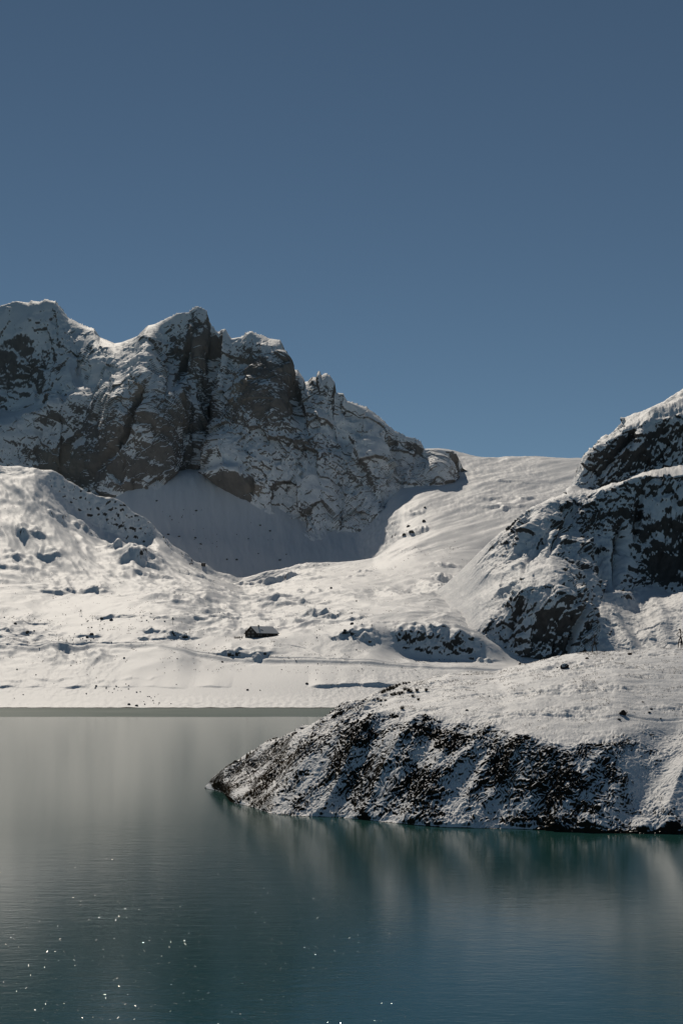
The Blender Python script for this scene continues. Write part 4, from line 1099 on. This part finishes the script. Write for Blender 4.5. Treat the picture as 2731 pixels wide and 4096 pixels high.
# shed on the ridge
p = V.locate(812, 2264)
t = thing('stone_shed', 'small dark shed with flat snowy roof on the ridge left of the cirque', 'shed', p, 0.75)
bm = bmesh.new(); add_box(bm, (-1.9, -1.5, -1.5), (1.9, 1.5, 2.6)); link_bm('wall', bm, M_PLINTH, t)
bm = bmesh.new(); prism(bm, -2.3, 2.3, [(-1.9, 2.62), (1.9, 2.95), (1.9, 3.15), (-1.9, 2.82)]); r_ = link_bm('roof', bm, M_WOOD, t)
bm = bmesh.new(); prism(bm, -2.3, 2.3, [(-1.9, 2.83), (1.9, 3.16), (1.9, 3.45), (-1.9, 3.12)]); link_bm('snow_cover', bm, M_SNOW, r_)
bm = bmesh.new(); add_box(bm, (-0.5, -1.56, -0.2), (0.5, -1.49, 1.8)); link_bm('door', bm, M_WOOD, t)

# ------------------------------------------------------------------ boulders
ROCKS = [rock_mesh('boulder_stone', 100 + i, 2, M_STONE, 1.0, 0.8, 0.72) for i in range(5)]
PEBS = [rock_mesh('stone', 200 + i, 1, M_STONE, 1.0, 0.8, 0.7) for i in range(6)]
BROWN = [rock_mesh('brown_boulder_stone', 300 + i, 3, M_BROWN, 1.0, 0.75, 0.62) for i in range(3)]
WETS = [rock_mesh('wet_stone', 400 + i, 2, M_WET, 1.0, 0.8, 0.5) for i in range(4)]


def boulder(sheet, px, py, wpx, label, group=None, meshes=ROCKS, sink=0.40, name='boulder', cap=False, ymin=0.0, flat=1.0):
    p = sheet.locate(px, py, ymin)
    r = wpx * p.y / FPX / 2
    o = link_me(name, RND.choice(meshes))
    o.location = p + Vector((0, 0, r * (0.55 - sink)))
    o.scale = (r, r, r * flat); o.rotation_euler = (0, 0, RND.uniform(0, 6.28) if not cap else RND.uniform(-0.3, 0.3))
    tag(o, label, 'boulder' if name == 'boulder' else 'rock', group)
    if cap:
        src = o.data
        bm = bmesh.new(); bm.from_mesh(src)
        bmesh.ops.delete(bm, geom=[f for f in bm.faces if f.normal.z < 0.62 or f.calc_center_median().x > 0.35], context='FACES')
        for v in bm.verts:
            v.co += v.normal * 0.03 + Vector((0, 0, 0.03))
        if len(bm.faces):
            link_bm('snow_cap', bm, M_SNOW, o, True)
        else:
            bm.free()
    return o


for a in [
    (Pn, 2258, 2676, 38, 'brown angular boulder on the snowy headland top, left of the smaller stick figure'),
    (Pn, 2347, 2637, 20, 'small brown boulder just below the feet of the smaller stick figure'),
    (Pn, 2517, 2619, 23, 'low dark boulder on the headland crest midway between the two stick figures'),
    (Pn, 2490, 2862, 36, 'rounded brown boulder with snow patches above the headland trail at right'),
    (Pn, 2570, 2811, 11, 'small dark stone alone in the smooth snow above the rounded brown boulder'),
    (Pn, 2597, 2852, 17, 'small dark stone right of the rounded brown boulder'),
    (Pn, 2604, 2838, 14, 'low flat stone upslope to the right of the rounded brown boulder'),
    (Pn, 2641, 2876, 10, 'tiny dark stone beside the headland trail near the right edge'),
    (Pn, 2475, 2882, 18, 'grey half-buried stone on the lower side of the headland trail'),
    (Pn, 2229, 2672, 9, 'small dark stone touching the left of the brown angular boulder'),
    (Pn, 1866, 2843, 16, 'flat dark rock at the left of the headland plateau edge'),
]:
    boulder(*a[:5], meshes=BROWN, cap=a[3] > 30, flat=1.15 if a[3] > 30 else 0.8)
for a in [
    (516, 2820, 20, 'largest dark boulder of the pair near the far waterline at left'), (546, 2826, 16, 'right-hand boulder of the pair near the far waterline'),
    (384, 2746, 12, 'dark boulder in the stony strip above the far beach at left'), (348, 2552, 18, 'dark boulder in the rocky heap in the middle of the left pasture'),
    (368, 2540, 22, 'longest dark rock topping the rocky heap in the left pasture'), (405, 2478, 18, 'dark half-buried boulder right of the two signposts'),
    (446, 2482, 20, 'low grey boulder second to the right of the two signposts'), (108, 2530, 20, 'snow-capped boulder on the hummock at the left edge'),
    (138, 2525, 10, 'small boulder just right of the snow-capped one on the left hummock'), (60, 2496, 18, 'flat dark boulder at the top left of the pasture'),
    (495, 2635, 11, 'single dark boulder in open snow between the hut and the left edge'), (889, 2651, 15, 'single dark boulder below the road under the hut'),
    (991, 2762, 15, 'dark boulder on the beach terraces below the hut'), (1227, 2738, 16, 'dark boulder at the left end of the long shore scarp'),
    (1409, 2499, 22, 'flat wide boulder on the slope right of the hut'), (1380, 2524, 16, 'dark boulder on the brow right of the hut, below the flat wide one'),
    (1487, 2502, 9, 'small boulder alone right of the flat wide boulder'), (1479, 2571, 16, 'dark boulder at the foot of the stony brow right of the hut'),
    (1326, 2354, 14, 'round flat boulder in the middle of the upper snowfield'), (1425, 2406, 9, 'small boulder in the smooth hollow of the upper snowfield'),
    (1605, 2524, 10, 'dark boulder on top of the bluff above the road'), (1615, 2142, 22, 'leftmost dark rock of the outcrop on the saddle slope'),
    (1645, 2132, 30, 'biggest dark rock of the outcrop on the saddle slope'), (1695, 2088, 26, 'upper right dark rock of the outcrop on the saddle slope'), (1634, 2108, 24, 'upper left dark rock of the outcrop on the saddle slope'),
    (1700, 2032, 14, 'dark rock higher up the saddle slope at the edge of the cirque shadow'),
    (93, 2781, 9, 'small dark stone above the far beach at the left edge'), (69, 2680, 10, 'dark stone among the scattered ones at the left edge'), (547, 2772, 10, 'dark stone where the stony strip meets the far beach'),
]:
    boulder(V, *a, meshes=ROCKS, sink=0.62 if 'outcrop on the saddle' in a[3] else 0.40)
for i in range(80):
    px_ = RND.uniform(0, 1750); py_ = RND.uniform(2430, 2800)
    boulder(V, px_, py_, RND.uniform(4, 8.5), 'small dark stone poking through the valley snow', 'small stones in the valley snow', PEBS, 0.3, 'stone')
for cx_, cy_, n_, sx_, sy_ in ((360, 2555, 10, 60, 10), (600, 2795, 12, 35, 14), (460, 2755, 14, 50, 14), (400, 2505, 10, 70, 14), (630, 2475, 8, 40, 10)):
    for i in range(n_):
        boulder(V, cx_ + RND.gauss(0, sx_), cy_ + RND.gauss(0, sy_), RND.uniform(5, 10), 'dark stone of a stony patch in the left pasture', 'stones of the stony patches', PEBS, 0.3, 'stone')
for i in range(70):
    px_ = RND.uniform(560, 1180); py_ = RND.uniform(2000, 2290)
    if py_ > 1960 + 0.25 * (px_ - 500) and (px_ > 900 or py_ > 1990):
        boulder(V, px_, py_, RND.choice((4, 5, 5, 6, 7, 9, 14)), 'dark boulder fallen onto the shaded snow of the cirque', 'boulders on the shaded cirque snow', PEBS, 0.35, 'stone', ymin=2160)

# wet rocks along the cut bank of the headland
for px_, py_, w_ in ((2160, 3322, 40), (2185, 3318, 44), (2212, 3312, 46), (2232, 3324, 30), (2265, 3320, 22), (2290, 3331, 24), (2330, 3333, 20), (2350, 3334, 16), (2412, 3332, 34), (2440, 3326, 40), (2466, 3331, 36), (2480, 3335, 22), (2525, 3334, 34), (2545, 3331, 30), (2560, 3337, 20), (2575, 3338, 16), (2595, 3338, 18), (2622, 3338, 24), (2640, 3337, 26), (2662, 3335, 24), (2690, 3337, 22), (2715, 3338, 24)):
    boulder(Pn, px_, py_, w_ * 0.72, 'wet black rock at the waterline under the snowy headland', 'black rocks at the headland waterline', WETS, 0.30, 'rock', flat=0.8)

# ------------------------------------------------------------------ shrubs and dry grass on the headland
def shrub_mesh(seed, n_=46):
    r = random.Random(seed)
    bm = bmesh.new()
    for i in range(n_):
        a = r.uniform(0, 6.283); lean = r.uniform(0.1, 1.0)
        b = Vector((math.cos(a) * 0.3 * r.random(), math.sin(a) * 0.3 * r.random(), -0.1))
        e = b + Vector((math.cos(a) * lean * 0.5, math.sin(a) * lean * 0.5, r.uniform(0.35, 1.0)))
        m_ = b.lerp(e, 0.55) + Vector((r.uniform(-0.07, 0.07), r.uniform(-0.07, 0.07), 0))
        w_ = Vector((-math.sin(a), math.cos(a), 0)) * r.uniform(0.035, 0.07)
        v = [bm.verts.new(q) for q in (b - w_ * 0.5, b + w_ * 0.5, m_ + w_, m_ - w_)]; tp = bm.verts.new(e)
        bm.faces.new(v); bm.faces.new((v[3], v[2], tp))
        for q in range(3):      # twiglets
            f = r.uniform(0.4, 0.95); c = b.lerp(e, f); d_ = Vector((r.uniform(-1, 1), r.uniform(-1, 1), r.uniform(0, 1))) * 0.16
            s_ = d_.cross(Vector((0, 0, 1))).normalized() * 0.03 if d_.length > 0 else Vector((0.03, 0, 0))
            bm.faces.new([bm.verts.new(c - s_), bm.verts.new(c + s_), bm.verts.new(c + d_)])
    me = bpy.data.meshes.new('shrub_twigs'); bm.to_mesh(me); bm.free(); me.materials.append(M_SHRUB)
    return me


SHR = [shrub_mesh(50 + i) for i in range(4)]


def shrub(px, py, wpx, label, group=None):
    p = Pn.locate(px, py)
    o = link_me('shrub', RND.choice(SHR)); s_ = wpx * p.y / FPX / 1.1
    o.location = p; o.scale = (s_, s_, s_ * 0.85); o.rotation_euler = (0, 0, RND.uniform(0, 6.28))
    return tag(o, label, 'shrub', group)


for px_, py_, w_ in ((1526, 2774, 20), (1538, 2770, 24), (1550, 2764, 24), (1562, 2758, 26), (1574, 2756, 24), (1586, 2750, 20), (1598, 2743, 16), (1612, 2738, 15), (1624, 2736, 15), (1636, 2733, 13)):
    shrub(px_, py_, w_, 'dark twiggy shrub in the row along the left crest of the headland', 'shrubs along the left crest')
for px_, py_, w_ in ((1568, 2784, 20), (1582, 2782, 24), (1596, 2780, 22), (1608, 2776, 18), (1620, 2762, 22), (1632, 2768, 24), (1644, 2772, 22), (1652, 2788, 18), (1668, 2768, 20), (1704, 2768, 20), (1512, 2802, 16), (1524, 2806, 18), (1540, 2804, 16), (1672, 2802, 16), (1522, 2822, 10)):
    shrub(px_, py_, w_, 'low snow-dusted shrub in the loose cluster just below the crest shrubs', 'shrubs below the left crest')
shrub(1608, 2838, 24, 'bushy shrub standing alone in the snow above the dark bank of the headland')

gr = np.random.RandomState(5)
verts, faces = [], []
sel = 0
for i in range(8000):
    px_ = gr.uniform(1380, 2790)
    c = int(np.argmin(np.abs(pc - px_)))
    t_ = gr.beta(1.0, 2.2) if gr.rand() < 0.55 else gr.rand()
    s_ = 3.0 - t_ * 0.95
    r = int(np.argmin(np.abs(Pn.S[:, 0] - s_)))
    x, y, z = float(Pn.X[r, c]), float(Pn.Y[r, c]), float(Pn.Z[r, c])
    if n2(np.array([x / 6.0]), np.array([y / 4.0]))[0] < 0.02 + 0.25 * gr.rand():
        continue
    for b in range(4):
        a = gr.uniform(0, 6.28); h = gr.uniform(0.07, 0.26); w = gr.uniform(0.02, 0.06)
        bx, by = x + gr.normal() * 0.15, y + gr.normal() * 0.15
        k0 = len(verts)
        verts += [(bx - w * math.cos(a), by - w * math.sin(a), z - 0.04), (bx + w * math.cos(a), by + w * math.sin(a), z - 0.04), (bx + gr.normal() * 0.08, by + gr.normal() * 0.08, z + h)]
        faces.append((k0, k0 + 1, k0 + 2))
me = bpy.data.meshes.new('dry_grass'); me.from_pydata(verts, [], faces); me.materials.append(M_GRASS)
o = link_me('dry_grass', me); o['kind'] = 'stuff'; o['label'] = 'dry brown grass tips poking through the snow on the headland top'

# grass tips and small scree that show through the thin snow of the pastures
verts, faces = [], []
PYV = V.py()
for i in range(9000):
    px_ = gr.uniform(-20, 2100); r = int(gr.uniform(90, 480)); c = int(np.argmin(np.abs(vc - px_)))
    x, y, z = float(V.X[r, c]), float(V.Y[r, c]), float(V.Z[r, c])
    if n2(np.array([x / 22.0]), np.array([y / 30.0]))[0] + 0.5 * n2(np.array([x / 6.0]), np.array([y / 9.0]))[0] < 0.05 + 0.30 * gr.rand():
        continue
    for b in range(3):
        a = gr.uniform(0, 6.28); h = gr.uniform(0.15, 0.65); w = gr.uniform(0.08, 0.42)
        bx, by = x + gr.normal() * 0.5, y + gr.normal() * 0.5
        k0 = len(verts)
        verts += [(bx - w * math.cos(a), by - w * math.sin(a), z - 0.12), (bx + w * math.cos(a), by + w * math.sin(a), z - 0.12), (bx + gr.normal() * 0.15, by + gr.normal() * 0.15, z + h)]
        faces.append((k0, k0 + 1, k0 + 2))
me = bpy.data.meshes.new('pasture_grass'); me.from_pydata(verts, [], faces); me.materials.append(M_GRASS)
o = link_me('pasture_grass', me); o['kind'] = 'stuff'; o['label'] = 'dark grass tips showing through the thin snow of the valley pastures'
